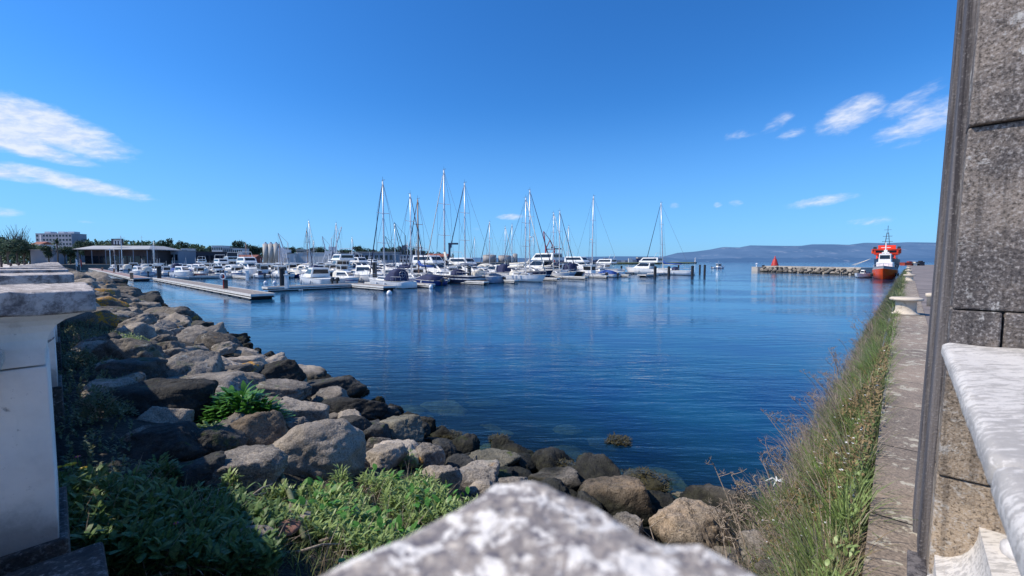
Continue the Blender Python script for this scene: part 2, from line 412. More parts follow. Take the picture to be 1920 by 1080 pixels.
M['weed'] = leaf('leafy_weed', (.16, .23, .06), (.30, .39, .14), 5, .42, .35)
M['weed_dk'] = leaf('weed_shade_tint', (.06, .12, .035), (.12, .19, .06), 5, .5, .3)  # darker copy of the weed greens, shade painted into the leaf colour
M['glossy'] = leaf('glossy_leaf', (.035, .13, .02), (.08, .22, .035), 8, .45, .25)
M['olive'] = leaf('olive_shrub', (.10, .12, .06), (.17, .19, .10), 6, .6, .25)
M['reddish'] = leaf('reddish_groundcover', (.20, .13, .06), (.27, .20, .10), 6, .7, .25)
M['seaweed'] = leaf('bladderwrack', (.030, .026, .012), (.075, .065, .030), 20, .35, .1)
M['petal'] = plain('white_petal', (.85, .84, .80), .6)
M['yellow'] = plain('yellow_petal', (.80, .55, .02), .5)
M['pink'] = plain('pink_petal', (.65, .12, .25), .5)
M['brick'] = plain('broken_brick', (.30, .15, .11), .9, .2, 10, bumpd=.01)
M['plastic'] = plain('white_plastic', (.85, .85, .85), .4)
# ------------------------------------------------------------ camera, light, world
cam = bpy.data.cameras.new('camera'); co = bpy.data.objects.new('camera', cam); COL.objects.link(co)
co.location = (0, 0, CAMZ); co.rotation_euler = (math.pi / 2 - PITCH, 0, 0)
cam.sensor_width = 36; cam.lens = F / 1920 * 36; cam.clip_start = .02; cam.clip_end = 60000
cam.dof.use_dof = True; cam.dof.focus_distance = 20; cam.dof.aperture_fstop = 5.2
sc.camera = co
SUN_AZ, SUN_EL = R(-97), R(49)        # azimuth measured clockwise from +Y
sd = Vector((math.sin(SUN_AZ) * math.cos(SUN_EL), math.cos(SUN_AZ) * math.cos(SUN_EL), math.sin(SUN_EL)))
sl = bpy.data.lights.new('sun', 'SUN'); sl.energy = 5.0; sl.angle = R(.5); sl.color = (1, .92, .80)
so = bpy.data.objects.new('sun', sl); COL.objects.link(so); so.rotation_euler = sd.to_track_quat('Z', 'Y').to_euler()
wd = bpy.data.worlds.new('World'); sc.world = wd; wd.use_nodes = True
t = NT('', world=wd)
sky = t.n('ShaderNodeTexSky', _sky_type='NISHITA', _sun_disc=False, _sun_elevation=SUN_EL, _sun_rotation=SUN_AZ, _air_density=1.0, _dust_density=.3, _ozone_density=2.5)
D = t.t.nodes.new('ShaderNodeTexCoord').outputs['Generated']
X = t.xyz(D)
az = t.math('ARCTAN2', X[0], X[1]); el = t.math('ARCSINE', X[2])
def dir_of(px, py):
    d = ray(px, py).normalized(); return math.atan2(d.x, d.y), math.asin(d.z)
# (px, py, half width px, half height px, tilt deg, density)
CL = [(85, 238, 195, 46, -9, 1.5), (-40, 228, 200, 50, -4, 1.6), (30, 268, 170, 22, -8, 1.3), (150, 345, 160, 18, -7, 1.3), (10, 325, 110, 14, -3, .9), (160, 416, 26, 4, 0, .55), (10, 398, 40, 8, 0, .4),
      (958, 407, 30, 7, 0, .9), (1596, 215, 70, 34, 14, 1.0), (1680, 250, 60, 20, 8, .9), (1740, 225, 80, 40, 14, .95), (1710, 190, 60, 24, 18, .65), (1482, 253, 30, 12, 8, .6), (1455, 232, 28, 12, 22, .4),
      (1380, 257, 36, 13, 5, .35), (1546, 376, 75, 11, 5, .75), (1380, 382, 16, 7, 0, .6), (1346, 384, 9, 5, 0, .5), (1620, 415, 60, 8, 2, .45), (893, 430, 9, 4, 0, .4), (1265, 386, 8, 5, 0, .3)]
tot = None
for (px, py, w, h, tl, dn) in CL:
    a0, e0 = dir_of(px, py); a1, _ = dir_of(px + 10, py); _, e1 = dir_of(px, py + 10)
    wa = abs(a1 - a0) / 10 * w; he = abs(e1 - e0) / 10 * h; ka = abs(a1 - a0) / abs(e1 - e0)
    da = t.math('SUBTRACT', az, a0); de = t.math('SUBTRACT', el, e0)
    th = R(tl); de = t.math('MULTIPLY_ADD', da, -math.tan(th) / ka, de)
    q = t.math('ADD', t.math('POWER', t.math('ABSOLUTE', t.math('DIVIDE', da, wa)), 2), t.math('POWER', t.math('ABSOLUTE', t.math('DIVIDE', de, he)), 2))
    m = t.math('MULTIPLY', t.math('SUBTRACT', 1, q), dn)
    m = t.math('MAXIMUM', m, -1)
    tot = m if tot is None else t.math('MAXIMUM', tot, m)
av = t.n('ShaderNodeCombineXYZ', a=t.math('MULTIPLY', az, 10), b=t.math('MULTIPLY', t.math('SUBTRACT', el, t.math('MULTIPLY', az, .10)), 24)).outputs[0]
cn = t.noise(av, 1.0, 7, .62, .5)
cn2 = t.noise(av, 4.0, 5, .6, .3)
dens = t.math('ADD', tot, t.math('MULTIPLY', t.math('SUBTRACT', cn, .50), 2.6)); dens = t.math('ADD', dens, t.math('MULTIPLY', t.math('SUBTRACT', cn2, .5), 1.0))
cm = t.math('MULTIPLY', t.math('MULTIPLY', t.ramp(dens, -.1, 1.5), t.ramp(tot, -.55, .25)), .88)
hs = t.n('ShaderNodeHueSaturation', Hue=.497, Saturation=1.24, Value=1.0, Color=sky.outputs[0]).outputs[0]
skc = t.mix(1.0, hs, (.60, 1.14, 1.66), 'MULTIPLY')
hzf = t.math('MULTIPLY', t.ramp(el, .36, .0), .62)
skc = t.mix(hzf, skc, (1.9, 4.5, 9.1))
ccol = t.mix(t.ramp(cn2, .35, .65), (6.0, 7.0, 9.2), (8.2, 8.6, 9.6))
allc = t.mix(cm, skc, ccol)
bg = t.n('ShaderNodeBackground', Color=allc, Strength=.108)
wo = t.t.nodes.new('ShaderNodeOutputWorld'); t.t.links.new(bg.outputs[0], wo.inputs[0])
sc.view_settings.view_transform = 'Standard'; sc.view_settings.look = 'None'; sc.view_settings.exposure = 0
sc.cycles.max_bounces = 6; sc.cycles.transparent_max_bounces = 8
#@@WATER
# ------------------------------------------------------------ water, terrain, quay
def water_mat():
    t = NT('sea_water'); G = t.pos()
    X = t.xyz(t.pos(rz=-AZU))   # rotated: x' = u
    ux = X[0]; vx = t.math('MULTIPLY', X[1], -1)
    w1 = t.noise(t.pos(.55, 2.6, 1, R(8)), 1.0, 3, .55, .3)
    w2 = t.noise(t.pos(2.2, 8.0, 1, R(-7)), 1.0, 3, .6, .4)
    w3 = t.noise(t.pos(.05, .12, 1), 1.0, 3, .5)
    amp = t.ramp(w3, .38, .62, .25, 1.0)
    h = t.math('ADD', t.math('MULTIPLY', w1, 1.0), t.math('MULTIPLY', w2, .30))
    h = t.math('MULTIPLY', h, amp)
    nb = t.bump(h, 1.0, .045)
    fr = t.n('ShaderNodeFresnel', IOR=1.33, Normal=nb).outputs[0]
    gl = t.n('ShaderNodeBsdfGlossy', Color=(.92, .96, 1.0), Roughness=.025, Normal=nb).outputs[0]
    patch = t.ramp(t.noise(G, .35, 4, .6), .35, .65)
    dc = t.mix(patch, (.004, .036, .110), (.007, .062, .125))
    di = t.n('ShaderNodeBsdfDiffuse', Color=dc).outputs[0]
    tr = t.n('ShaderNodeBsdfTransparent', Color=(.34, .50, .52)).outputs[0]
    op = t.math('ADD', t.ramp(vx, 5.0, 10.0, .0, 1.0), 0)
    op2 = t.ramp(t.math('MULTIPLY', ux, 1), -.2, .2, 1, 1)
    body = t.n('ShaderNodeMixShader', a=t.math('MULTIPLY', op, op2), b=tr, c=di).outputs[0]
    fin = t.n('ShaderNodeMixShader', a=fr, b=body, c=gl).outputs[0]
    o = t.t.nodes.new('ShaderNodeOutputMaterial'); t.t.links.new(fin, o.inputs[0]); return t.m
M['water'] = water_mat()
def poly(name, pts, z, mat):
    b = MB(); b.add([(p.x, p.y, z) for p in pts], [tuple(range(len(pts)))]); return b.build(name, mat)
wb = MB(); s_ = 30000
wb.add([(-s_, -s_, 0), (s_, -s_, 0), (s_, s_, 0), (-s_, s_, 0)], [(0, 1, 2, 3)])
tag(wb.build('sea', M['water']), kind='structure')
# deep seabed sheet below the transparent shore water
sb = MB(); sb.add([W(-3, -1, -2.6), W(120, -1, -2.6), W(120, 40, -2.6), W(-3, 40, -2.6)], [(0, 1, 2, 3)])
tag(sb.build('seabed', plain('seabed_silt', (.02, .035, .04), .9)), kind='structure')
# shore slope under the boulders
V_, F_ = [], []
us = np.concatenate([np.arange(.04, 12, .12), np.arange(12, 90, .8), np.arange(90, 270, 6)]); vs = np.concatenate([np.arange(-.1, 3, .12), np.arange(3, 12, .3)])
for u in us:
    for v in vs: V_.append(W(u, v, ground(u, v)))
nv = len(vs)
for i in range(len(us) - 1):
    for j in range(nv - 1): F_.append((i * nv + j, (i + 1) * nv + j, (i + 1) * nv + j + 1, i * nv + j + 1))
tag(npmesh('shore_slope', [tuple(p) for p in V_], F_, M['rubble'], smooth=True), kind='structure')
M['uw'] = M['rubble']
# bank beside quay (long)
V_, F_ = [], []
us = np.arange(.05, 1.9, .1); vs = np.concatenate([np.arange(9, 30, .5), np.arange(30, 120, 3)])
for v in vs:
    for u in us: V_.append(W(u, v, max(-.6, bank_z(u, v))))
nv = len(us)
for i in range(len(vs) - 1):
    for j in range(nv - 1): F_.append((i * nv + j, (i + 1) * nv + j, (i + 1) * nv + j + 1, i * nv + j + 1))
tag(npmesh('quay_bank', [tuple(p) for p in V_], F_, plain('bank_soil', (.06, .055, .035), .95, .3, 3, bumpd=.02), smooth=True), kind='structure')
# quay on the right and land on the left: slabs with depth
def slab(name, pts, z0, z1, mat, kind='structure'):
    b = MB(); n = len(pts)
    b.loft([[(p.x, p.y, z0) for p in pts], [(p.x, p.y, z1) for p in pts]])
    o = b.build(name, mat); tag(o, kind=kind); return o
slab('quay', [W(-.40, .5), W(-.40, 262), W(-60, 262), W(-60, .5)], -3, 1.795, M['pave'])
slab('quay_coping', [W(.08, 1.2), W(.16, 7.5), W(.21, 14), W(.25, 40), W(.3, 262), W(-.395, 262), W(-.395, 1.2)], -3, 1.805, M['coping'])
slab('promenade', [W(-60, .2), W(-60, -60), W(700, -300), W(700, -.15), W(.1, -.15), W(-.3, .2)], -3, 1.79, M['promenade'])
slab('far_quay', [W(255, -.1), W(252, 250), W(255, 720), W(290, 720), W(900, 500), W(900, -.1)], -3, 2.0, plain('far_quay_concrete', (.16, .15, .13), .9, .2, .05))
#@@BALU
# ------------------------------------------------------------ balustrade
def fine_slab(name, u0, u1, v0, v1, z0, z1, mat, rad=.03, edge=.02, amp=.003, step=.02, parent=None):
    """rounded-corner slab with rounded edges and a lumpy surface, built in u,v"""
    def rr(inset, n=6):
        pts = []; r = max(.004, rad - inset * .2)
        a0, a1, b0, b1 = u0 + inset, u1 - inset, v0 + inset, v1 - inset
        for cx, cy, st in ((a1 - r, b1 - r, 0), (a0 + r, b1 - r, 1), (a0 + r, b0 + r, 2), (a1 - r, b0 + r, 3)):
            for k in range(n + 1):
                a = st * math.pi / 2 + k / n * math.pi / 2
                pts.append((cx + r * math.cos(a), cy + r * math.sin(a)))
        out = []
        for i, p in enumerate(pts):
            q = pts[(i + 1) % len(pts)]; L = math.dist(p, q); m = max(1, int(L / step))
            for k in range(m): out.append((p[0] + (q[0] - p[0]) * k / m, p[1] + (q[1] - p[1]) * k / m))
        return out
    base = rr(0)
    cu, cv = (u0 + u1) / 2, (v0 + v1) / 2
    def ring(ins, z):
        out = []
        hw, hh = (u1 - u0) / 2, (v1 - v0) / 2
        for a, b in base:
            f1 = (hw - ins) / hw; f2 = (hh - ins) / hh
            out.append((cu + (a - cu) * f1, cv + (b - cv) * f2, z))
        return out
    rings = [ring(edge, z0)]
    for k in range(4): a = k / 3 * math.pi / 2; rings.append(ring(edge * (1 - math.sin(a)), z0 + edge * (1 - math.cos(a))))
    nz = max(1, int((z1 - z0 - 2 * edge) / step))
    for k in range(1, nz): rings.append(ring(0, z0 + edge + (z1 - z0 - 2 * edge) * k / nz))
    for k in range(6): a = k / 5 * math.pi / 2; rings.append(ring(edge * (1 - math.cos(a)), z1 - edge + edge * math.sin(a)))
    hm = min(u1 - u0, v1 - v0) / 2; i = edge + step
    while i < hm * .97: rings.append(ring(i, z1)); i += step
    b = MB()
    out = []
    for r_ in rings:
        rw = []
        for (a, c, z) in r_:
            p = Vector((a, c, z)); d = noise.noise(p * 14) * amp * 2 + noise.noise(p * 45) * amp + noise.noise(p * 110) * amp * .4
            w = W(a + d * (1 if a > cu else -1) * .7, c + d * (1 if c > cv else -1) * .7, z + d)
            rw.append(w)
        out.append(rw)
    b.loft(out)
    return b.build(name, mat, parent, smooth=True)
def ub(b, u0, u1, v0, v1, z0, z1, tp=1.0):
    c = W((u0 + u1) / 2, (v0 + v1) / 2, (z0 + z1) / 2)
    return b.box(c, (u1 - u0, v1 - v0, z1 - z0), AZU, top=(tp, tp))
def prism_uv(b, prof, along, a0, a1):
    """profile (across, z) swept along u or v"""
    rings = []
    for a in (a0, a1): rings.append([(W(a, c, z) if along == 'u' else W(c, a, z)) for c, z in prof])
    return b.loft(rings)
CAPZ = CAMZ - .127; RAILZ = CAMZ - .36
def pier(u0, v1, label, near=False, su=.95, sv=.95, overh=.12, capmat='cap_face', name='balustrade_pier', crad=.03):
    """pier whose cap spans u0..u0+su, v1-sv..v1"""
    r = empty(name, W(u0 + su / 2, v1 - sv / 2, 1.8), 0, label, 'pier', 'whitewashed balustrade piers')
    def P(o): o.parent = r; o.matrix_parent_inverse = Matrix.Translation(-r.location); return o
    st = .02 if near else .12
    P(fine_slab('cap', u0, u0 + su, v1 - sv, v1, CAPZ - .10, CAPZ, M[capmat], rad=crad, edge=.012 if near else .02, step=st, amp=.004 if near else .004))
    s0, s1, t0, t1 = u0 + overh, u0 + su - overh, v1 - sv + overh, v1 - overh
    b = MB()                                   # cavetto neck under the cap
    rings = []
    for k in range(7):
        a = k / 6 * math.pi / 2; ins = .035 + (overh - .035) * math.sin(a); z = CAPZ - .10 - .15 * (1 - math.cos(a)) - .012 * (k > 0)
        rings.append([W(x, y, z) for x, y in ((u0 + ins, v1 - sv + ins), (u0 + su - ins, v1 - sv + ins), (u0 + su - ins, v1 - ins), (u0 + ins, v1 - ins))])
    b.loft(list(reversed(rings))); P(b.build('neck_moulding', M['coat']))
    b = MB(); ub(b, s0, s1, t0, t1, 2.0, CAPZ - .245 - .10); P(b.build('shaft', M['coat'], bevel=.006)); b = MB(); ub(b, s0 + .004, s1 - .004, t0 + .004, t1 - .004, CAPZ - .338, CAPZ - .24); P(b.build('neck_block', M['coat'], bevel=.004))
    b = MB(); ub(b, s0 - .03, s1 + .03, t0 - .03, t1 + .03, 1.3, 2.02); P(b.build('plinth', M['wallstone'], bevel=.012))
    return r
def rail_run(along, a0, a1, c0, c1, label, balmat='coat', balusters=True, joints=()):
    """moulded rail with balusters; c1 is the water side"""
    mid = (a0 + a1) / 2; cm_ = (c0 + c1) / 2
    loc = W(mid, cm_, 1.8) if along == 'u' else W(cm_, mid, 1.8)
    r = empty('balustrade', loc, 0, label, 'balustrade', 'balustrade runs between piers')
    def P(o): o.parent = r; o.matrix_parent_inverse = Matrix.Translation(-r.location); return o
    cuts = [a0] + list(joints) + [a1]
    for i in range(len(cuts) - 1):
        A, B = cuts[i], cuts[i + 1] - .002
        st = .03 if (mid < 4) else .2
        if along == 'u': o = fine_slab('handrail', A, B, c0, c1, RAILZ - .07, RAILZ, M['white_worn'], rad=.03, edge=.022, step=st, amp=.0025)
        else: o = fine_slab('handrail', c0, c1, A, B, RAILZ - .07, RAILZ, M['white_worn'], rad=.03, edge=.022, step=st, amp=.0025)
        P(o)
    b = MB(); w = c1 - c0
    prism_uv(b, [(c0 + .045, RAILZ - .068), (c0 + .06, RAILZ - .13), (c0 + .06, RAILZ - .16), (c1 - .06, RAILZ - .16), (c1 - .06, RAILZ - .13), (c1 - .045, RAILZ - .068)], along, a0, a1)
    P(b.build('rail_moulding', M['coat']))
    b = MB(); pr = [(c1 - .0, 1.3), (c1 - .0, 1.84), (c1 - .02, 1.86), (c1 - .02, 1.95)] + [(c1 - .02 - .13 * math.sin(k / 7 * math.pi / 2) , 1.95 + .17 * (1 - math.cos(k / 7 * math.pi / 2))) for k in range(1, 8)] + [(c1 - .15, 2.14)]
    prism_uv(b, pr + [(c0 + c1 - x, z) for x, z in reversed(pr)], along, a0, a1)
    P(b.build('base_rail', M['wallstone'] if along == 'u' else M['white_worn']))
    if balusters:
        n = max(2, int((a1 - a0) / .30)); H = RAILZ - .16 - 2.12
        prof = [(.075, 0), (.075, .05), (.055, .07), (.05, .09), (.085, .16), (.095, .24), (.085, .32), (.055, .42), (.042, .50), (.05, .55), (.042, .57), (.07, .60), (.07, H)]
        k_ = H / .64; prof = [(a, z * k_ if z != H else H) for a, z in prof]
        proto = None
        for i in range(n):
            a = a0 + (i + .5) * (a1 - a0) / n
            p = W(a, cm_, 2.12) if along == 'u' else W(cm_, a, 2.12)
            if proto is None:
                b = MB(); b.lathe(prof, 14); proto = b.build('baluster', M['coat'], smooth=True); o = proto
            else: o = proto.copy(); COL.objects.link(o)
            o.location = p; P(o)
    return r
# left balustrade, v = 0 line
NP = 26
for k in range(NP):
    u0 = 2.66 + 3.5 * k
    pier(u0, .114, ['nearest white pier with wide shade-painted cap at the left edge', 'second pier cap from the front along the left balustrade', 'third pier cap from the front along the left balustrade'][k] if k < 3 else 'small distant pier cap along the left balustrade', near=(k == 0), overh=.165)
    if k < 16:
        rail_run('u', u0 + .85 if k else u0 + .84, u0 + 3.5 + .11, -.62, -.10, 'run of white balusters beyond the nearest pier' if k == 0 else 'receding run of balusters along the left promenade')
rail_run('u', -.1, 2.78, -.62, -.165, 'weathered handrail stub running into the nearest left pier')
b = MB(); ub(b, .6, 2.62, -.75, .085, .9, 2.04); o = b.build('wall_block', M['wallstone'], bevel=.015); tag(o, 'dark blackened stone block at the foot of the nearest left pier', 'stone block')
# corner pier right below the camera
pier(.175 - .80, .194, 'rough lichen-speckled stone corner cap close below the viewer', near=True, su=.80, sv=.80, capmat='cap', overh=.08, crad=.030)
# retaining wall under the balustrade
b = MB(); ub(b, .05, 255, -.7, -.12, -.5, 1.9); o = b.build('retaining_wall', M['wallstone']); tag(o, 'dark stone retaining wall under the left balustrade', 'wall')
b = MB(); ub(b, -.6, .10, -.7, .25, -.5, 1.9); ub(b, -.55, .13, .25, 1.2, -.5, 1.792); o = b.build('retaining_wall', M['wallstone']); tag(o, 'dark stone wall corner under the lichen-speckled cap', 'wall')
# right rail
rail_run('v', .10, 2.70, -.66, -.125, 'thick weathered white handrail abutting the dark granite pillar', joints=(1.15,))
# tall granite pillar on the right
def big_pillar():
    r = empty('granite_pillar', W(-.9, 3.3, 1.8), 0, 'tall blackened granite pillar rising at the right edge', 'pillar')
    def P(o): o.parent = r; o.matrix_parent_inverse = Matrix.Translation(-r.location); return o
    zs = [1.3, 2.33, 3.09, 3.875, 4.9, 6.0, 7.2]
    b = MB(); bs = MB()
    def ul(z): return -.137 - .018 * (z - 2.4)
    splits = {0: [-.62, -1.2], 1: [-.285, -1.1], 2: [-.5 if False else -1.3], 3: [-.36, -1.2], 4: [-.8], 5: [-.4, -1.2]}
    splits[1] = [-.30, -1.1]; splits[2] = [-1.15]
    g = .003
    for i in range(len(zs) - 1):
        z0, z1 = zs[i] + g, zs[i + 1] - g
        cuts = [None] + splits[i] + [-1.75]
        for j in range(len(cuts) - 1):
            out = .010 if (i + j) % 2 else 0.0
            if i == 3: out += .014
            U1b = (ul(z0) if j == 0 else cuts[j] - g); U1t = (ul(z1) if j == 0 else cuts[j] - g); U0 = cuts[j + 1] + g
            V0, V1 = 2.70 - out, 3.80 + out
            bb = MB()
            bb.add([W(U0, V0, z0), W(U1b, V0, z0), W(U1b, V1, z0), W(U0, V1, z0), W(U0, V0, z1), W(U1t, V0, z1), W(U1t, V1, z1), W(U0, V1, z1)],
                   [(0, 3, 2, 1), (4, 5, 6, 7), (0, 1, 5, 4), (1, 2, 6, 5), (2, 3, 7, 6), (3, 0, 4, 7)])
            bm = bmesh.new(); vv = [bm.verts.new(v) for v in bb.v]; [bm.faces.new([vv[q] for q in f]) for f in bb.f]
            bmesh.ops.recalc_face_normals(bm, faces=bm.faces)
            bmesh.ops.bevel(bm, geom=bm.edges[:], offset=.008, segments=2, affect='EDGES', profile=.5)
            bmesh.ops.subdivide_edges(bm, edges=[e for e in bm.edges if e.calc_length() > .2], cuts=6, use_grid_fill=True)
            for v in bm.verts:
                n_ = noise.noise(v.co * 9) * .004 + noise.noise(v.co * 30) * .002
                v.co.z += n_; d = W(0, 1, 0); v.co += d * n_
            bm.verts.index_update(); bm.verts.ensure_lookup_table()
            b.add([v.co.copy() for v in bm.verts], [tuple(v.index for v in f.verts) for f in bm.faces]); bm.free()
    core = MB(); core.add([W(-1.7, 2.73, 1.3), W(-.17, 2.73, 1.3), W(-.17, 3.77, 1.3), W(-1.7, 3.77, 1.3), W(-1.7, 2.73, 7.1), W(-.26, 2.73, 7.1), W(-.26, 3.77, 7.1), W(-1.7, 3.77, 7.1)],
                          [(0, 3, 2, 1), (4, 5, 6, 7), (0, 1, 5, 4), (1, 2, 6, 5), (2, 3, 7, 6), (3, 0, 4, 7)])
    P(core.build('mortar_core', M['wallstone'])); P(b.build('stone_blocks', M['pillar']))
    m = MB(); ub(m, -.13, -.058, 1.9, 2.9, 1.3, 1.835); P(m.build('foot_strip', M['pillar_side'], bevel=.008))
    # moulded strips on the water side
    for (va, vb, o_) in ((2.86, 3.10, .030), (3.16, 3.44, .045), (3.50, 3.72, .03)):
        m = MB(); m.add([W(-.16, va, 1.3), W(-.137 + .02 + o_, va, 1.3), W(-.137 + .02 + o_, vb, 1.3), W(-.16, vb, 1.3), W(-.26, va, 7.1), W(ul(7.1) + o_, va, 7.1), W(ul(7.1) + o_, vb, 7.1), W(-.26, vb, 7.1)],
                         [(0, 3, 2, 1), (4, 5, 6, 7), (0, 1, 5, 4), (1, 2, 6, 5), (2, 3, 7, 6), (3, 0, 4, 7)])
        P(m.build('vertical_moulding', M['pillar_side'], bevel=.008))
big_pillar()
# mooring bollards along the quay edge
def bollard_proto():
    r = empty('mooring_bollard', (0, 0, 0), 0, None)
    r['category'] = 'bollard'
    b = MB(); b.lathe([(.30, 0), (.30, .03), (.25, .05), (.225, .12), (.225, .36), (.25, .38)], 28); b.build('shaft', M['bollard'], r, True)
    b = MB(); b.lathe([(.24, .38), (.34, .39), (.365, .415), (.365, .45), (.33, .475), (.1, .49), (.01, .492)], 28); b.build('cap', M['bollard'], r, True)
    return r
bp = bollard_proto()
bl = [(1697, 590), (1690, 527), (1689, 514.5), (1688.5, 508), (1688, 503.5)]
for i, (px, py) in enumerate(bl):
    p = at(px, py - 1, 1.805); u, v = UV(p.x, p.y); p = W(-.10 if i else .0, v, 1.805)
    lab = ['large worn mushroom-shaped stone bollard nearest on the quay', 'second mooring bollard along the quay edge', 'third mooring bollard along the quay edge', 'fourth small mooring bollard along the quay', 'farthest tiny mooring bollard along the quay'][i]
    if i == 0: bp.location = p; tag(bp, lab, 'bollard', 'mooring bollards along the quay')
    else: copy_tree(bp, p, 0, 1, lab, 'mooring bollards along the quay')
# pipe beside the quay edge
b = MB(); b.tube([W(.17 + .009 * min(v, 15), v, 1.69 + .02 * math.sin(v * 1.7)) for v in np.arange(1.6, 30, 1.0)], .033, 10)
tag(b.build('pipe', M['pipe'], smooth=True), 'grey metal pipe lying along the foot of the quay coping', 'pipe')
for v in (1.9, 3.6, 6.1, 9, 13, 18):
    pass
#@@ROCKS
# ------------------------------------------------------------ rocks
def ico(sub):
    bm = bmesh.new(); bmesh.ops.create_icosphere(bm, subdivisions=sub, radius=1)
    V = np.array([v.co[:] for v in bm.verts]); Fc = np.array([[v.index for v in f.verts] for f in bm.faces]); bm.free(); return V, Fc
ICO = {3: ico(3), 4: ico(4), 5: ico(5), 6: ico(6)}
def rock_mesh(seed, sub=5, facets=11, p=14, rough=.05, mat='rock', round_=False):
    p = p * 2.6; rough *= 1.25; facets = max(6, facets - 1)
    rs = np.random.RandomState(seed); V, Fc = ICO[sub]
    N = rs.normal(size=(facets, 3)); N[:, 2] *= .8; N /= np.linalg.norm(N, axis=1)[:, None]
    N = np.vstack([N, [[0, 0, 1], [0, 0, -1]]]); h = rs.uniform(.50, .95, len(N))
    D_ = np.clip(V @ N.T, 0, None) / h
    r = (np.sum(D_ ** p, axis=1) + .25) ** (-1 / p)
    P = V * r[:, None]
    if round_: N = np.vstack([N, rs.normal(size=(30, 3))]); N /= np.linalg.norm(N, axis=1)[:, None]; h = rs.uniform(.80, .92, len(N)); D_ = np.clip(V @ N.T, 0, None) / h; P = V * ((np.sum(D_ ** 12, axis=1) + .25) ** (-1 / 12))[:, None]
    out = []
    off = Vector((seed * 3.7, seed * 1.3, 0))
    for c in P:
        q = Vector(c) + off
        d = noise.fractal(q * 1.6, .9, 2.1, 3) * rough * 1.3 + noise.fractal(q * 6, .8, 2.1, 3) * rough * .35 - (1 - min(1, abs(noise.noise(q * 3.1)) * 5)) * rough * .35
        d += noise.fractal(q * 13, .8, 2.1, 2) * rough * .22
        vd = noise.voronoi(q * 1.9)[0]; d += min(.22, vd[1] - vd[0]) * rough * 2.2; vd = noise.voronoi(q * 5.0)[0]; d += min(.2, vd[1] - vd[0]) * rough * .7
        if sub >= 5: d += noise.noise(q * 34) * rough * .12
        # a few cracks
        cr = abs(noise.noise(q * 1.3 + Vector((9, 1, 4)))); d -= max(0, .03 - cr) * 1.6 * rough / .05
        out.append(c * (1 + d))
    me = bpy.data.meshes.new('boulder'); A = np.array(out, dtype=np.float32)
    A /= np.max(np.abs(A), axis=0)
    me.vertices.add(len(A)); me.vertices.foreach_set('co', A.ravel())
    me.loops.add(Fc.size); me.loops.foreach_set('vertex_index', Fc.ravel().astype(np.int32))
    me.polygons.add(len(Fc)); me.polygons.foreach_set('loop_start', np.arange(0, Fc.size, 3, dtype=np.int32))
    me.update(calc_edges=True); me.polygons.foreach_set('use_smooth', np.ones(len(Fc), dtype=bool))
    me.materials.append(M[mat]); return me
ROCKS = []
def put_rock(me, p, s, rot, label, name='boulder', group='granite boulders of the shore embankment'):
    o = bpy.data.objects.new(name, me); COL.objects.link(o); o.location = p; o.scale = s; o.rotation_euler = rot
    tag(o, label, 'rock', group); u, v = UV(p[0], p[1]); ROCKS.append((u, v, max(s[0], s[1]) * .8)); return o
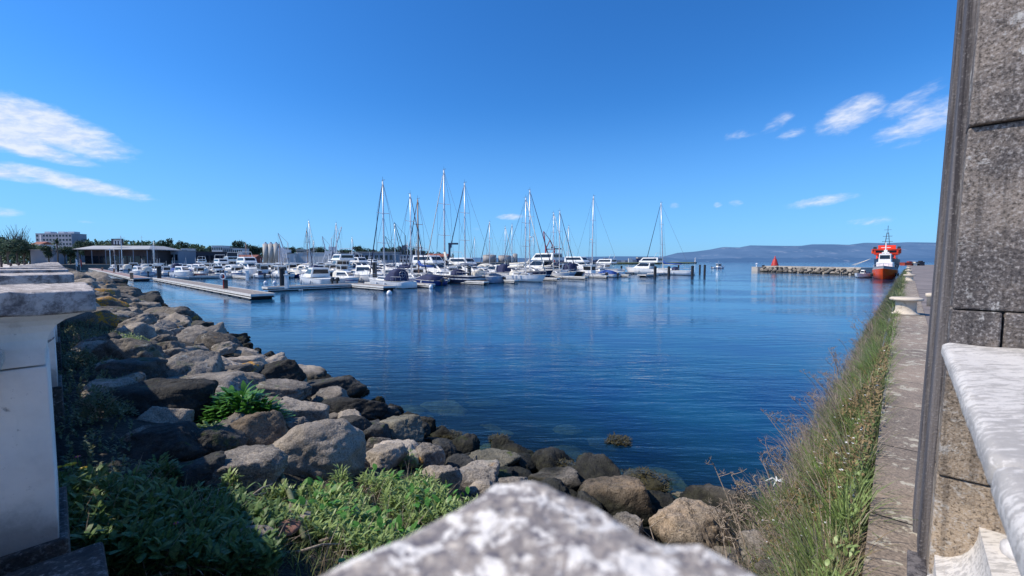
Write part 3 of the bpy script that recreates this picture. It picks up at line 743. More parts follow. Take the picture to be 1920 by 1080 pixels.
HR = [ # px, py, w, h, mat, facets, p, label, seed, depth scale
 (595, 850, 165, 118, 'rock_pale', 9, 6, 'large rounded pale granite boulder above the green weeds', 3, .9),
 (487, 822, 112, 92, 'rock_tan', 8, 16, 'angular tan boulder left of the large rounded one', 12, .9),
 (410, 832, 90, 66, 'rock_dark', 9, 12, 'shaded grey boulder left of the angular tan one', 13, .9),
 (575, 780, 120, 66, 'rock', 9, 16, 'grey-brown angular boulder behind the large rounded one', 14, .9),
 (500, 765, 60, 30, 'rock_tan', 9, 12, 'small tan rock with yellow edge beside the glossy plant', 15, 1),
 (548, 805, 58, 42, 'rock', 9, 10, 'small grey rock wedged between two tan boulders', 16, 1),
 (655, 768, 128, 46, 'rock_dark', 9, 10, 'long dark slab below the green-tinged one', 17, .8),
 (715, 780, 92, 34, 'rock_dark', 8, 10, 'smooth dark slab at the waterline tip', 18, .8),
 (625, 735, 130, 46, 'rock_dark', 9, 9, 'broad dark green-tinged slab near the water', 19, .8),
 (755, 808, 92, 52, 'rock_moss', 8, 12, 'flat rock with bright moss patch at the waterline', 20, .8),
 (795, 800, 44, 50, 'rock_dark', 8, 14, 'dark upright rock beside the mossy one', 21, .8),
 (660, 800, 70, 40, 'rock_dark', 8, 12, 'dark low rock left of the mossy one', 22, .9),
 (700, 815, 60, 34, 'rock_dark', 8, 12, 'small dark rock in front of the mossy one', 23, .9),
 (425, 702, 88, 36, 'rock', 8, 18, 'flat-topped grey rock left of the yellow lichened rock', 24, 1),
 (478, 702, 52, 44, 'rock_yellow', 8, 10, 'rock topped with bright yellow lichen', 25, 1),
 (530, 705, 100, 68, 'rock_dark', 11, 12, 'dark rugged rock right of the yellow lichened one', 26, .8),
 (400, 730, 190, 56, 'rock', 8, 9, 'long pale slab above the glossy green plant', 27, .9),
 (520, 738, 110, 34, 'rock', 9, 12, 'flat grey slab above the angular boulders', 28, .9),
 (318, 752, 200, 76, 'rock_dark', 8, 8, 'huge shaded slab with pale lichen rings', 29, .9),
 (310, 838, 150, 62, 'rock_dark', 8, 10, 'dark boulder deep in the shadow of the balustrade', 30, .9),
 (440, 890, 170, 66, 'rock', 8, 9, 'half-shaded slab below the angular tan boulder', 31, .9),
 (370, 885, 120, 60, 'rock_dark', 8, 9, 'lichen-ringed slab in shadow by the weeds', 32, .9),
 (715, 862, 95, 44, 'rock_pale', 8, 8, 'low tan rock right of the large rounded boulder', 33, .9),
 (803, 862, 58, 52, 'rock', 8, 12, 'pointed grey rock right of the low tan rock', 34, .9),
 (825, 905, 78, 62, 'rock_pale', 8, 12, 'whitish pointed rock at the edge of the weeds', 35, .9),
 (925, 872, 100, 44, 'rock_moss', 8, 7, 'rounded olive-topped rock at the waterline', 36, .9),
 (898, 895, 118, 44, 'rock', 8, 8, 'smooth grey slab behind the whitish pointed rock', 37, .9),
 (910, 918, 62, 30, 'rock_pale', 8, 10, 'small cream rock just above the corner cap', 38, .9),
 (1035, 905, 112, 58, 'rock', 9, 9, 'grey rock with shell fragment left of the seaweed', 39, .9),
 (1160, 948, 152, 84, 'rock_tan', 8, 7, 'broad brown slab right of the corner cap', 40, .85),
 (1292, 1005, 165, 118, 'rock_tan', 7, 9, 'large tan-brown boulder at bottom right', 41, .85),
 (1375, 985, 200, 96, 'rock', 8, 8, 'broad grey-brown slab touching the grassy bank', 42, .85),
 (1300, 950, 90, 52, 'rock_moss', 8, 14, 'moss-topped pointed rock at the water right', 47, .85),
 (1430, 1035, 90, 74, 'rock', 8, 7, 'rounded rough rock under the dry stalks', 43, .85),
 (1375, 1062, 150, 60, 'rock_pale', 8, 9, 'pale flat rock at the bottom right', 44, .85),
 (1475, 1085, 100, 50, 'rock', 8, 9, 'brown rock at the foot of the grass bank', 45, .85),
 (456, 637, 24, 24, 'rock_dark', 8, 16, 'small pointed dark rock standing at the waterline', 46, 1),
 (370, 690, 90, 40, 'rock', 9, 10, 'grey slab behind the long pale slab', 48, 1),
 (250, 700, 130, 50, 'rock_dark', 9, 10, 'shaded slab left of the long pale slab', 49, 1),
 (200, 735, 90, 40, 'rock', 9, 10, 'shaded rock with pale top near the pier', 50, 1),
]
for (px, py, w, h, mt, fc, p_, lab, seed, ds) in HR:
    P = on_ground(px, py + h * .30)
    dep = P.y; wx = w * dep / F / 2 * 1.12
    hzz = h * dep / F / 2 * 1.25
    elev = (CAMZ - P.z) / math.hypot(P.x, P.y); # foreshortening: visible height mixes top depth
    sz = min(hzz, wx * 1.1) * .95; sy = wx * ds * .8
    me = rock_mesh(seed, 5, fc, p_, .06, mt, 'rounded pale' in lab)
    P = P + Vector((0, 0, sz * .42)) + Vector((P.x, P.y, 0)).normalized() * sy * .15
    rx, ry = ((seed * 37) % 20 - 10) / 60, ((seed * 17) % 20 - 10) / 60
    put_rock(me, P, (wx, sy, sz), (rx, ry, -math.atan2(P.x, P.y)), lab)
random.seed(11)
VAR = {k: [rock_mesh(100 + i * 7 + j, 5, 8 + i % 4, 8 + (i * 5) % 11, .065, k) for i in range(8)] for j, k in enumerate(('rock', 'rock_dark', 'rock_pale'))}
VARY = [rock_mesh(300 + i, 4, 9, 12, .05, 'rock_yellow') for i in range(2)]
SUBM = [rock_mesh(330 + i, 4, 9, 12, .07, 'rock_sub') for i in range(4)]
cnt = 0; tries = 0
ZONES = (('upper', .3, 2.2), ('middle', 2.2, 4.0), ('waterline', 4.0, 7.0))
while cnt < 235 and tries < 12000:
    tries += 1
    q = random.random(); u = 2.2 + 75 * q ** 1.9; v = random.uniform(.45, 6.3)
    if u < 5 and v < 4.1: continue
    if u < 5.2 and v < 2.4: continue
    if v > (3.7 if u < 7 else 4.2 if u < 11 else 4.6 + min(.5, u / 60)): continue
    s = random.choice((.26, .34, .44, .56, .70)) * random.uniform(.85, 1.15) * (1 + u / 50); 
    fk = .72 if u < 10 else .56
    if v > 4.2: s = min(s, .5 + u / 90)
    ok = all((u - a) ** 2 + (v - b_) ** 2 > (fk * (s + c)) ** 2 for a, b_, c in ROCKS)
    if not ok:
        s *= .55; ok = all((u - a) ** 2 + (v - b_) ** 2 > (.52 * (s + c)) ** 2 for a, b_, c in ROCKS)
    if not ok: continue
    gz = ground(u, v)
    m = random.choice(VAR['rock_dark'] if v > 4.1 + random.uniform(-.5, .6) else VAR['rock_pale' if random.random() < .35 else 'rock'])
    ye = False
    if random.random() < .035 and v < 4 and u > 6: m = random.choice(VARY); ye = True
    sx, sy, sz = s * random.uniform(.9, 1.4), s * random.uniform(.7, 1.0), s * random.uniform(.42, .70)
    zone = 'waterline' if v > 4.1 else ('middle of the slope' if v > 2.2 else 'foot of the balustrade')
    dist = 'near' if u < 12 else ('half-way along the shore' if u < 30 else 'far along the shore')
    kind = 'yellow-lichened rock' if ye else ('dark wet boulder' if v > 4.1 else ('pale granite boulder' if m in VAR['rock_pale'] else 'grey granite boulder'))
    lab = '%s at the %s, %s' % (kind, zone, dist)
    put_rock(m, W(u, v, gz + sz * .10), (sx, sy, sz), (random.uniform(-.45, .45), random.uniform(-.45, .45), random.uniform(0, 6.3)), lab)
    cnt += 1
k = 0
for _ in range(4000):
    if k >= 90: break
    u = 1.8 + 22 * random.random() ** 1.3; v = random.uniform(3.6, 5.0); s = random.uniform(.14, .30)
    if not all((u - a) ** 2 + (v - b_) ** 2 > (.70 * (s + c)) ** 2 for a, b_, c in ROCKS): continue
    put_rock(random.choice(VAR['rock_dark']), W(u, v, max(-.05, ground(u, v)) + s * .1), (s * random.uniform(.9, 1.5), s, s * random.uniform(.5, .8)), (random.uniform(-.5, .5), random.uniform(-.5, .5), random.uniform(0, 6.3)), 'small dark stone at the tide line', 'tide_stone', 'small stones along the tide line'); k += 1
k = 0
for _ in range(3000):
    if k >= 22: break
    u, v = random.uniform(1.3, 5.2), random.uniform(3.9, 5.35); s = random.uniform(.26, .46)
    if not all((u - a) ** 2 + (v - b_) ** 2 > (.62 * (s + c)) ** 2 for a, b_, c in ROCKS): continue
    put_rock(random.choice(VAR['rock_dark' if random.random() < .4 else 'rock']), W(u, v, max(-.1, ground(u, v)) + s * .1), (s * random.uniform(.9, 1.4), s, s * random.uniform(.5, .7)), (random.uniform(-.4, .4), random.uniform(-.4, .4), random.uniform(0, 6.3)), 'brown wet rock at the waterline behind the corner cap', 'boulder', 'granite boulders of the shore embankment'); k += 1
for _ in range(26):
    u, v = random.uniform(1.6, 11), random.uniform(5.0, 7.6); s = random.uniform(.3, .6)
    put_rock(random.choice(SUBM), W(u, v, -.28 - .1 * (v - 5) - s * .12), (s * 1.3, s, s * .5), (0, 0, random.uniform(0, 6.3)), 'weedy rock lying under the shallow water', 'submerged_rock', 'rocks under the shallow water')
#@@VEG
# ------------------------------------------------------------ vegetation
rng = np.random.RandomState(5)
def blades(name, base, L, wd_, tilt, mat, segs=3, parent=None, droop=.6, az=None, shape='leaf'):
    """base Nx3, L,wd_,tilt arrays: one bent leaf or blade each"""
    n = len(base); base = np.asarray(base, float)
    if az is None: az = rng.uniform(0, 2 * np.pi, n)
    L = np.broadcast_to(L, n); wd_ = np.broadcast_to(wd_, n); tilt = np.broadcast_to(tilt, n)
    dx, dy = np.cos(az), np.sin(az); V = []; 
    prof = {'leaf': [.35, 1, .8, .05], 'blade': [1, .8, .5, .05], 'round': [.2, 1, 1, .25]}[shape]
    pos_ = base.copy(); ang = tilt.copy().astype(float)
    rows = []
    for k in range(segs + 1):
        w = wd_ * prof[min(3, int(round(k * 3 / segs)))] / 2
        a = np.stack([pos_[:, 0] - dy * w, pos_[:, 1] + dx * w, pos_[:, 2]], 1); b = np.stack([pos_[:, 0] + dy * w, pos_[:, 1] - dx * w, pos_[:, 2]], 1)
        rows.append((a, b))
        st = L / segs
        pos_ = pos_ + np.stack([dx * np.sin(ang) * st, dy * np.sin(ang) * st, np.cos(ang) * st], 1)
        ang = ang + droop / segs
    k = segs + 1
    V = np.stack([r_ for ab in rows for r_ in ab], 1).reshape(-1, 3)   # n*(2k)
    Fs = []
    bi = np.arange(n) * 2 * k
    for s_ in range(segs): Fs.append(np.stack([bi + 2 * s_, bi + 2 * s_ + 1, bi + 2 * s_ + 3, bi + 2 * s_ + 2], 1))
    Fs = np.concatenate(Fs)
    return npmesh(name, V, Fs, mat, parent)
def inpoly(x, y, P):
    c = False; j = len(P) - 1
    for i in range(len(P)):
        if (P[i][1] > y) != (P[j][1] > y) and x < (P[j][0] - P[i][0]) * (y - P[i][1]) / (P[j][1] - P[i][1]) + P[i][0]: c = not c
        j = i
    return c
def uvpoly(px):
    out = []
    for x, y in px: p = on_ground(x, y); out.append(UV(p.x, p.y))
    return out
def scatter(poly_, n, zoff=0, clump=None):
    us = [p[0] for p in poly_]; vs = [p[1] for p in poly_]; out = []; tr = 0
    while len(out) < n and tr < n * 30:
        tr += 1; u = random.uniform(min(us), max(us)); v = random.uniform(min(vs), max(vs))
        if not inpoly(u, v, poly_): continue
        if clump and noise.noise(Vector((u * clump[0], v * clump[0], 5))) < clump[1]: continue
        out.append(tuple(W(u, v, ground(u, v) + zoff)))
    return np.array(out)
def weeds(name, poly_, nst, hgt, leafL, leafW, mat, per=7, clump=None):
    st = scatter(poly_, nst, 0, clump); B = []
    for s_ in st:
        h = hgt * random.uniform(.5, 1.1); lx, ly = random.uniform(-.3, .3) * h, random.uniform(-.3, .3) * h
        for k in range(per):
            f = .25 + .75 * (k + random.random()) / per
            B.append((s_[0] + lx * f, s_[1] + ly * f, s_[2] + h * f))
    B = np.array(B); n = len(B)
    return blades(name, B, rng.uniform(.7, 1.2, n) * leafL, rng.uniform(.7, 1.2, n) * leafW, rng.uniform(.2, 1.3, n), mat, 3, droop=.7)
PG = uvpoly([(545, 940), (640, 925), (700, 908), (770, 900), (830, 935), (890, 960), (900, 1080), (560, 1100), (520, 1010), (480, 960)])
tag(weeds('leafy_weeds', PG, 950, .17, .085, .019, M['weed'], 8, (2.3, -.10)), kind='stuff')
PG2 = uvpoly([(120, 915), (250, 930), (350, 955), (430, 960), (520, 985), (520, 1100), (100, 1110)])
tag(weeds('leafy_weeds', PG2, 900, .20, .08, .026, M['weed_dk'], 8, (1.9, -.12)), kind='stuff')
PG3 = uvpoly([(105, 600), (190, 590), (230, 640), (260, 720), (250, 800), (270, 900), (120, 960)])
tag(weeds('creeping_weeds', PG3, 1500, .18, .04, .020, M['olive'], 9), kind='stuff')
def mixedpatch(PGx, n1, dark):
    gq = scatter(PGx, n1, .02, (2.2, .02)); m_ = len(gq); gq[:, 2] += rng.uniform(0, .16, m_)
    tag(blades('broad_weeds', gq, rng.uniform(.05, .12, m_), rng.uniform(.03, .055, m_), rng.uniform(.4, 1.4, m_), M['weed_dk' if dark else 'glossy'], 3, shape='round'), kind='stuff')
    gq = scatter(PGx, n1 // 2, .0, (2.6, -.05)); m_ = len(gq); gq[:, 2] += rng.uniform(0, .06, m_)
    tag(blades('dead_stems', gq, rng.uniform(.12, .34, m_), rng.uniform(.003, .007, m_), rng.uniform(.2, 1.5, m_), M['dry'], 3, shape='blade'), kind='stuff')
mixedpatch(PG, 450, False); mixedpatch(PG2, 1100, True)
gp = scatter(PG, 2500); n = len(gp)
tag(blades('grass', gp, rng.uniform(.08, .22, n), rng.uniform(.004, .008, n), rng.uniform(.1, .7, n), M['grass'], 3, shape='blade'), kind='stuff')
gp = scatter(PG2, 2500); n = len(gp)
tag(blades('grass', gp, rng.uniform(.10, .28, n), rng.uniform(.004, .008, n), rng.uniform(.1, .9, n), M['grass'], 3, shape='blade'), kind='stuff')
def bush(px, py, wpx, h, leafL, leafW, n, mat, label, name='shrub', shape='leaf', flat=.6):
    p = on_ground(px, py); r_ = wpx * p.y / F / 2
    root = empty(name, p, 0, label, 'plant')
    B = []; 
    for i in range(n):
        a = random.uniform(0, 6.283); rr = math.sqrt(random.random()) ; zz = h * (1 - rr ** 2 * .8) * random.uniform(.35, 1)
        k = .75 + .5 * noise.noise(Vector((math.cos(a) * 1.5, math.sin(a) * 1.5, px)))
        B.append((math.cos(a) * rr * r_ * k, math.sin(a) * rr * r_ * flat * k, zz))
    B = np.array(B); az_ = np.arctan2(B[:, 1], B[:, 0]) + rng.uniform(-.9, .9, n)
    blades('foliage', B, rng.uniform(.6, 1.2, n) * leafL, rng.uniform(.7, 1.2, n) * leafW, rng.uniform(.3, 1.4, n), mat, 3, parent=root, droop=.8, az=az_, shape=shape)
    st = MB()
    for i in range(12):
        a = random.uniform(0, 6.283); e_ = Vector((math.cos(a) * r_ * .6, math.sin(a) * r_ * flat * .6, h * .6)); st.tube([(0, 0, -.05), e_ * .5 + Vector((0, 0, h * .15)), e_], .006, 5, .003)
    st.build('stem', M['dry'], root); return root
bush(450, 800, 165, .50, .19, .060, 700, M['glossy'], 'glossy bright green broad-leaved plant among the boulders', 'leafy_plant', 'round')
bush(395, 812, 50, .12, .10, .04, 90, M['weed'], 'yellowing low plant at the foot of the glossy one', 'leafy_plant', 'round')
bush(235, 650, 120, .36, .05, .022, 900, M['weed'], 'sunlit creeping shrub above the upper boulders', 'shrub')
bush(205, 606, 80, .30, .05, .022, 500, M['olive'], 'olive creeping shrub close under the second pier', 'shrub')
bush(185, 790, 120, .42, .035, .018, 1500, M['olive'], 'grey-green twiggy shrub in shadow beside the near pier', 'shrub')
bush(432, 930, 34, .22, .07, .022, 120, M['weed'], 'single sunlit leafy sprig in front of the half-shaded slab', 'leafy_sprig')
bush(335, 1040, 60, .12, .06, .03, 200, M['weed_dk'], 'low clover-like plant in the shade near the bottom', 'leafy_plant', 'round')
# flowers
def flower(px, py, mat, r_, label, name):
    p = on_ground(px, py + 25); h = .22
    P0 = Vector((0, 0, 0)); root = empty(name, p, 0, label, 'flower', 'yellow and pink wild flowers')
    b = MB(); b.tube([(0, 0, 0), (.01, .01, h * .5), (0, 0, h)], .003, 5); b.build('stem', M['weed'], root)
    b = MB()
    for k in range(12):
        a = k * math.pi / 6; c, s_ = math.cos(a), math.sin(a); w = r_ * .22
        b.add([(c * r_ * .2, s_ * r_ * .2, h), (c * r_ * .7 - s_ * w, s_ * r_ * .7 + c * w, h + .008), (c * r_, s_ * r_, h + .004), (c * r_ * .7 + s_ * w, s_ * r_ * .7 - c * w, h + .008)], [(0, 1, 2, 3)])
    b.build('petals', mat, root)
    b = MB(); b.lathe([(.001, h - .004), (r_ * .28, h), (r_ * .2, h + .012), (.001, h + .014)], 10); b.build('flower_head', M['yellow'], root)
bush(300, 905, 110, .22, .06, .020, 500, M['weed_dk'], 'leafy weed clump in shadow below the dark boulder', 'leafy_plant')
bush(150, 690, 90, .34, .045, .020, 900, M['olive'], 'dark creeping shrub against the wall right of the near pier', 'shrub')
bush(640, 930, 60, .30, .08, .018, 200, M['weed'], 'taller pale sprig in front of the large rounded boulder', 'leafy_sprig')
bush(765, 880, 50, .26, .07, .016, 160, M['weed'], 'narrow-leaved sprig at the upper edge of the sunlit weeds', 'leafy_sprig')
bush(1010, 560 + 340, 30, .1, .05, .02, 60, M['olive'], 'small olive tuft between rocks behind the corner cap', 'leafy_sprig')
flower(135, 897, M['yellow'], .042, 'open yellow daisy beside the near pier', 'yellow_flower')
flower(112, 903, M['yellow'], .03, 'yellow daisy half hidden by the near pier', 'yellow_flower')
flower(160, 905, M['yellow'], .03, 'paler yellow flower right of the open daisy', 'yellow_flower')
flower(149, 880, M['pink'], .02, 'small pink flower above the yellow daisy', 'pink_flower')
flower(333, 1020, M['pink'], .016, 'tiny pink flower low in the shaded weeds', 'pink_flower')
# bank vegetation along quay
def bank_pts(n, v0, v1, u0=.28, u1=1.5, pw=1.6, clump=None):
    out = []; tr = 0
    while len(out) < n and tr < n * 10:
        tr += 1
        v = v0 + (v1 - v0) * random.random() ** pw; u = random.uniform(u0, u1)
        if v < 5.0 and u > .45 + .75 * sm(2.2, 5.0, v): continue
        if clump and noise.noise(Vector((u * clump[0], v * clump[0], clump[2]))) < clump[1]: continue
        z = max(0.02, bank_z(u, v))
        out.append(tuple(W(u, v, z)))
    return np.array(out)
gp = bank_pts(32000, 1.2, 22, .12, 1.12, 1.7); n = len(gp)
tag(blades('grass', gp, rng.uniform(.10, .30, n), rng.uniform(.005, .010, n), rng.uniform(.1, .9, n), M['grass'], 3, shape='blade'), kind='stuff')
gp = bank_pts(14000, 20, 110, .2, 1.25, 1.3); n = len(gp)
tag(blades('grass', gp, rng.uniform(.2, .45, n), rng.uniform(.03, .06, n), rng.uniform(.1, .9, n), M['grass'], 2, shape='blade'), kind='stuff')
gp = bank_pts(9000, 1.2, 18, .14, 1.1, 1.5, (1.1, -.1, 4)); n = len(gp); gp[:, 2] += rng.uniform(0, .14, n)
tag(blades('bank_weeds', gp, rng.uniform(.03, .07, n), rng.uniform(.012, .022, n), rng.uniform(.2, 1.4, n), M['weed'], 3), kind='stuff')
gp = bank_pts(16000, 3.8, 9.5, .16, 1.1, 1.0, (.6, -.25, 9)); n = len(gp); gp[:, 2] += rng.uniform(0, .22, n)
tag(blades('reddish_groundcover', gp, rng.uniform(.02, .05, n), rng.uniform(.012, .02, n), rng.uniform(.2, 1.5, n), M['reddish'], 3), kind='stuff')
# tufts of mixed growth make the bank ragged
def tufts(name, n, v0, v1, mat, Lr, wr, per, pw=1.4, u0=.2, u1=1.1):
    B = []; A = []; 
    c = bank_pts(n, v0, v1, u0, u1, pw)
    for q in c:
        rr = random.uniform(.06, .16); hh = random.uniform(.6, 1.3)
        for k in range(per):
            a = random.uniform(0, 6.283); r_ = rr * math.sqrt(random.random()); B.append((q[0] + math.cos(a) * r_, q[1] + math.sin(a) * r_, q[2] - .02)); A.append((a, hh))
    B = np.array(B); A = np.array(A); n = len(B)
    tag(blades(name, B, rng.uniform(*Lr, n) * A[:, 1], rng.uniform(*wr, n), rng.uniform(.05, .9, n), mat, 3, az=A[:, 0], shape='blade', droop=.9), kind='stuff')
M['tuftg'] = leaf('tuft_green', (.13, .20, .05), (.22, .30, .09), 3, .5, .3)
tufts('grass_tufts', 230, 1.2, 24, M['tuftg'], (.2, .38), (.006, .012), 55)
tufts('dry_tufts', 170, 1.2, 24, M['dry'], (.2, .42), (.004, .008), 40)
tufts('olive_tufts', 120, 2.5, 26, M['olive'], (.12, .28), (.012, .022), 60)
tufts('far_tufts', 420, 20, 110, M['olive'], (.3, .6), (.02, .05), 18, 1.3)
tufts('dead_tufts', 260, 6, 90, M['drypurple'], (.3, .7), (.006, .02), 24, 1.5, .6, 1.2)
# daisies: small stars
gp = bank_pts(200, 3.4, 9, .2, 1.05, 1.0, (.8, -.15, 9)); b = MB()
for g_ in gp:
    r_ = random.uniform(.009, .016); zc = g_[2] + random.uniform(.14, .26); tl = random.uniform(-.4, .4)
    ring_ = [(g_[0] + r_ * math.cos(k * .785) * (1 if k % 2 else .8), g_[1] + r_ * math.sin(k * .785) * (1 if k % 2 else .8), zc + tl * r_ * math.cos(k * .785)) for k in range(8)]
    b.add(ring_, [tuple(range(8))])
tag(b.build('daisies', M['petal']), kind='stuff')
# dry umbel stalks leaning over the water
def dry_shrub(u, v, h, n, label, lean=.8, rad=.35, m='dry'):
    z = max(.1, bank_z(u, v))
    root = empty('dry_shrub', W(u, v, z), 0, label, 'plant', 'dead umbel shrubs on the quay bank')
    for i in range(n):
        st = MB(); um = st
        a = random.uniform(0, 6.283); L = h * random.uniform(.55, 1.1)
        d = W(1, 0, 0) * lean * random.uniform(.2, 1.1) + Vector((math.cos(a), math.sin(a), 0)) * .5
        b0 = Vector((random.uniform(-rad, rad), random.uniform(-rad, rad), -.05)) * .6
        p1 = b0 + d * L * .3 + Vector((0, 0, L * .45)); p2 = b0 + d * L * .75 + Vector((0, 0, L * random.uniform(.7, 1.0)))
        st.tube([b0, p1, p2], .0075, 5, .004)
        for q in range(4):
            f = random.uniform(.3, 1); s0 = p1.lerp(p2, f) if f > .3 else p1
            e = s0 + Vector((random.uniform(-.2, .2), random.uniform(-.2, .2), random.uniform(.02, .22))) * h * .8
            st.tube([s0, e], .004, 4, .0025)
            for w in range(7):
                ee = e + Vector((random.uniform(-.05, .05), random.uniform(-.05, .05), random.uniform(.01, .05)))
                um.tube([e, ee], .0022, 3)
        st.build('stalk', M[m], root)
    return root
dry_shrub(.95, 3.1, 1.05, 9, 'tall bleached dead stalks over the bottom right rocks', .7, .25)
dry_shrub(.85, 3.5, .6, 14, 'pale dead stalks tangled behind the bottom right rocks', .7, .3)
for i, (u, v, h, n) in enumerate(((.95, 4.5, .6, 16), (1.05, 5.6, .6, 18), (1.0, 6.8, .55, 18), (1.1, 8.4, .6, 14), (1.0, 10, .6, 16), (1.1, 12.4, .6, 14), (1.05, 15, .7, 14), (1.0, 18.5, .7, 14), (1.1, 23, .8, 14), (1.0, 29, .9, 12))):
    dry_shrub(u, v, h, n, 'greyish dead brush overhanging the water along the quay bank', .55, .5, 'drypurple' if i > 1 else 'dry')
# brush matting
gp = bank_pts(5500, 4, 40, .7, 1.25, 1.5); n = len(gp); gp[:, 2] += rng.uniform(.0, .35, n)
tag(blades('dead_brush', gp, rng.uniform(.08, .3, n), rng.uniform(.004, .008, n), rng.uniform(.0, 1.5, n), M['drypurple'], 2, shape='blade'), kind='stuff')
# seaweed clumps on the waterline
def seaweed(px, py, w, h, label):
    p = at(px, py, .02); rx = w * p.y / F / 2; ry = rx * .8
    root = empty('seaweed_clump', p, 0, label, 'seaweed', 'seaweed clumps at the waterline'); n = 1500; B = []
    for i in range(n):
        a = random.uniform(0, 6.283); rr = random.random() ** .6; k = .8 + .6 * noise.noise(Vector((math.cos(a) * 2, math.sin(a) * 2, px)))
        B.append((math.cos(a) * rr * rx * k, math.sin(a) * rr * ry * k, h * (1 - rr ** 1.5) + random.uniform(-.03, .01)))
    blades('fronds', np.array(B), rng.uniform(.04, .10, n), rng.uniform(.010, .022, n), rng.uniform(.8, 1.9, n), M['seaweed'], 3, parent=root, droop=.6)
    V, Fc = ICO[3]; b = MB(); b.add([(v[0] * rx * .75, v[1] * ry * .75, v[2] * h * .9) for v in V], [tuple(f) for f in Fc]); b.build('mat', M['seaweed'], root, True)
seaweed(1205, 905, 125, .16, 'largest dark seaweed mound right of the corner cap')
seaweed(1050, 880, 100, .11, 'dark seaweed behind the grey rock with shell fragment')
seaweed(955, 872, 55, .10, 'seaweed draped on the olive-topped rock')
seaweed(1115, 908, 70, .04, 'thin seaweed patch between the two larger mounds')
seaweed(935, 822, 40, .01, 'floating seaweed tuft in the open water near the shore')
seaweed(1160, 825, 60, .008, 'faint floating seaweed farther from the shore')
seaweed(845, 815, 50, .01, 'floating seaweed tuft beside the mossy rock')
# litter, canes, stones in the weeds
def cane(pa, pb, r_, label, hgt=(.05, .05), mat='dry'):
    a = on_ground(*pa); c = on_ground(*pb); a.z += hgt[0]; c.z += hgt[1]; m = (a + c) / 2 + Vector((.01, 0, .025))
    b = MB(); b.tube([a, m, c], r_, 8, r_ * .7); tag(b.build('dry_cane', M[mat], smooth=True), label, 'cane', 'dry canes and sticks in the weeds')
cane((522, 900), (572, 1040), .026, 'thick pale stem lying across the weeds', (.12, .12), 'olive')
cane((470, 962), (512, 940), .010, 'short yellowish cane left of the thick stem', (.14, .16))
cane((415, 985), (500, 958), .006, 'thin straw left of the thick stem', (.14, .16))
cane((600, 1035), (690, 1015), .012, 'pale curved root below the thick stem', (.08, .08))
cane((560, 1062), (640, 1045), .010, 'pale root near the bottom of the weeds', (.1, .1))
cane((410, 925), (415, 892), .012, 'grey stub of stalk standing by the half-shaded slab', (.0, .16))
cane((862, 905), (893, 880), .010, 'upright dry stick beside the whitish pointed rock', (.0, .22))
for (px, py, w, mt, lab) in ((560, 985, 56, 'rock_pale', 'pale flat stone fragment in the weeds'), (540, 1020, 52, 'brick', 'broken reddish brick fragment in the weeds'), (575, 1000, 34, 'rock_pale', 'small chalky stone in the weeds'), (470, 1058, 100, 'rock', 'flat shaded stone at the bottom of the weeds')):
    p = on_ground(px, py); me = rock_mesh(int(px), 4, 8, 18, .03, mt); r_ = w * p.y / F / 2
    put_rock(me, p + Vector((0, 0, .13)), (r_, r_ * .8, r_ * .35), (.3, .1, 1), lab, 'stone_fragment', 'stone fragments in the weeds')
b = MB(); p = at(1458, 903, .75)
for k in range(5):
    a = k * 1.3; b.tube([(0, 0, 0), (math.cos(a) * .05, math.sin(a) * .05, .03), (math.cos(a) * .13, math.sin(a) * .1, -.02)], .014, 5, .004)
o = b.build('plastic_scrap', M['plastic']); o.location = p; tag(o, 'scrap of white plastic caught in the dead stalks', 'litter')
#@@BOATS
# ------------------------------------------------------------ boats
def hull_rings(L, B, Fb, full=.85, flare=1.0, n=11, rake=.10, stern=.9):
    rings = []; sheer = []
    for i in range(n):
        t_ = i / (n - 1); x = -L / 2 + L * t_
        b_ = B / 2 * (stern + (1 - stern) * math.sin(min(1, t_ / .45) * math.pi / 2)) * (1 - max(0, (t_ - .45) / .55) ** 2.2 * .985)
        s_ = Fb * (.86 + .32 * t_ ** 2)
        xb = rake * L * max(0, (t_ - .6) / .4) ** 2      # bow overhang
        kz = -.25 * (1 - t_ ** 6)
        ring = [(x, b_, s_), (x - xb * .35, b_ * .97, s_ * .55), (x - xb * .8, b_ * full, .06), (x - xb, b_ * .45, kz * .8), (x - xb, 0, kz)]
        ring += [(a, -b, c) for a, b, c in reversed(ring[:-1])]
        rings.append(ring); sheer.append((x, b_, s_))
    return rings, sheer
def mk_hull(root, L, B, Fb, mat, deckm='gel', stern=.9, full=.85, transom_rake=0):
    rings, sh = hull_rings(L, B, Fb, stern=stern, full=full)
    if transom_rake: rings[0] = [(x - transom_rake * (1 - max(0, z) / Fb), y, z) for x, y, z in rings[0]]
    b = MB(); b.loft(rings, closed=False, cap0=True, cap1=True); b.build('hull', M[mat], root, True)
    b = MB(); dk = [[(x, y * .985, z - .04), (x, 0, z - .005), (x, -y * .985, z - .04)] for x, y, z in sh]; b.loft(dk, False, False, closed=False); b.build('deck', M[deckm], root)
    b = MB()
    for s_ in (1, -1): b.tube([(x, s_ * y, z) for x, y, z in sh], .035, 5)
    b.build('rub_rail', M['fascia'], root)
    return sh
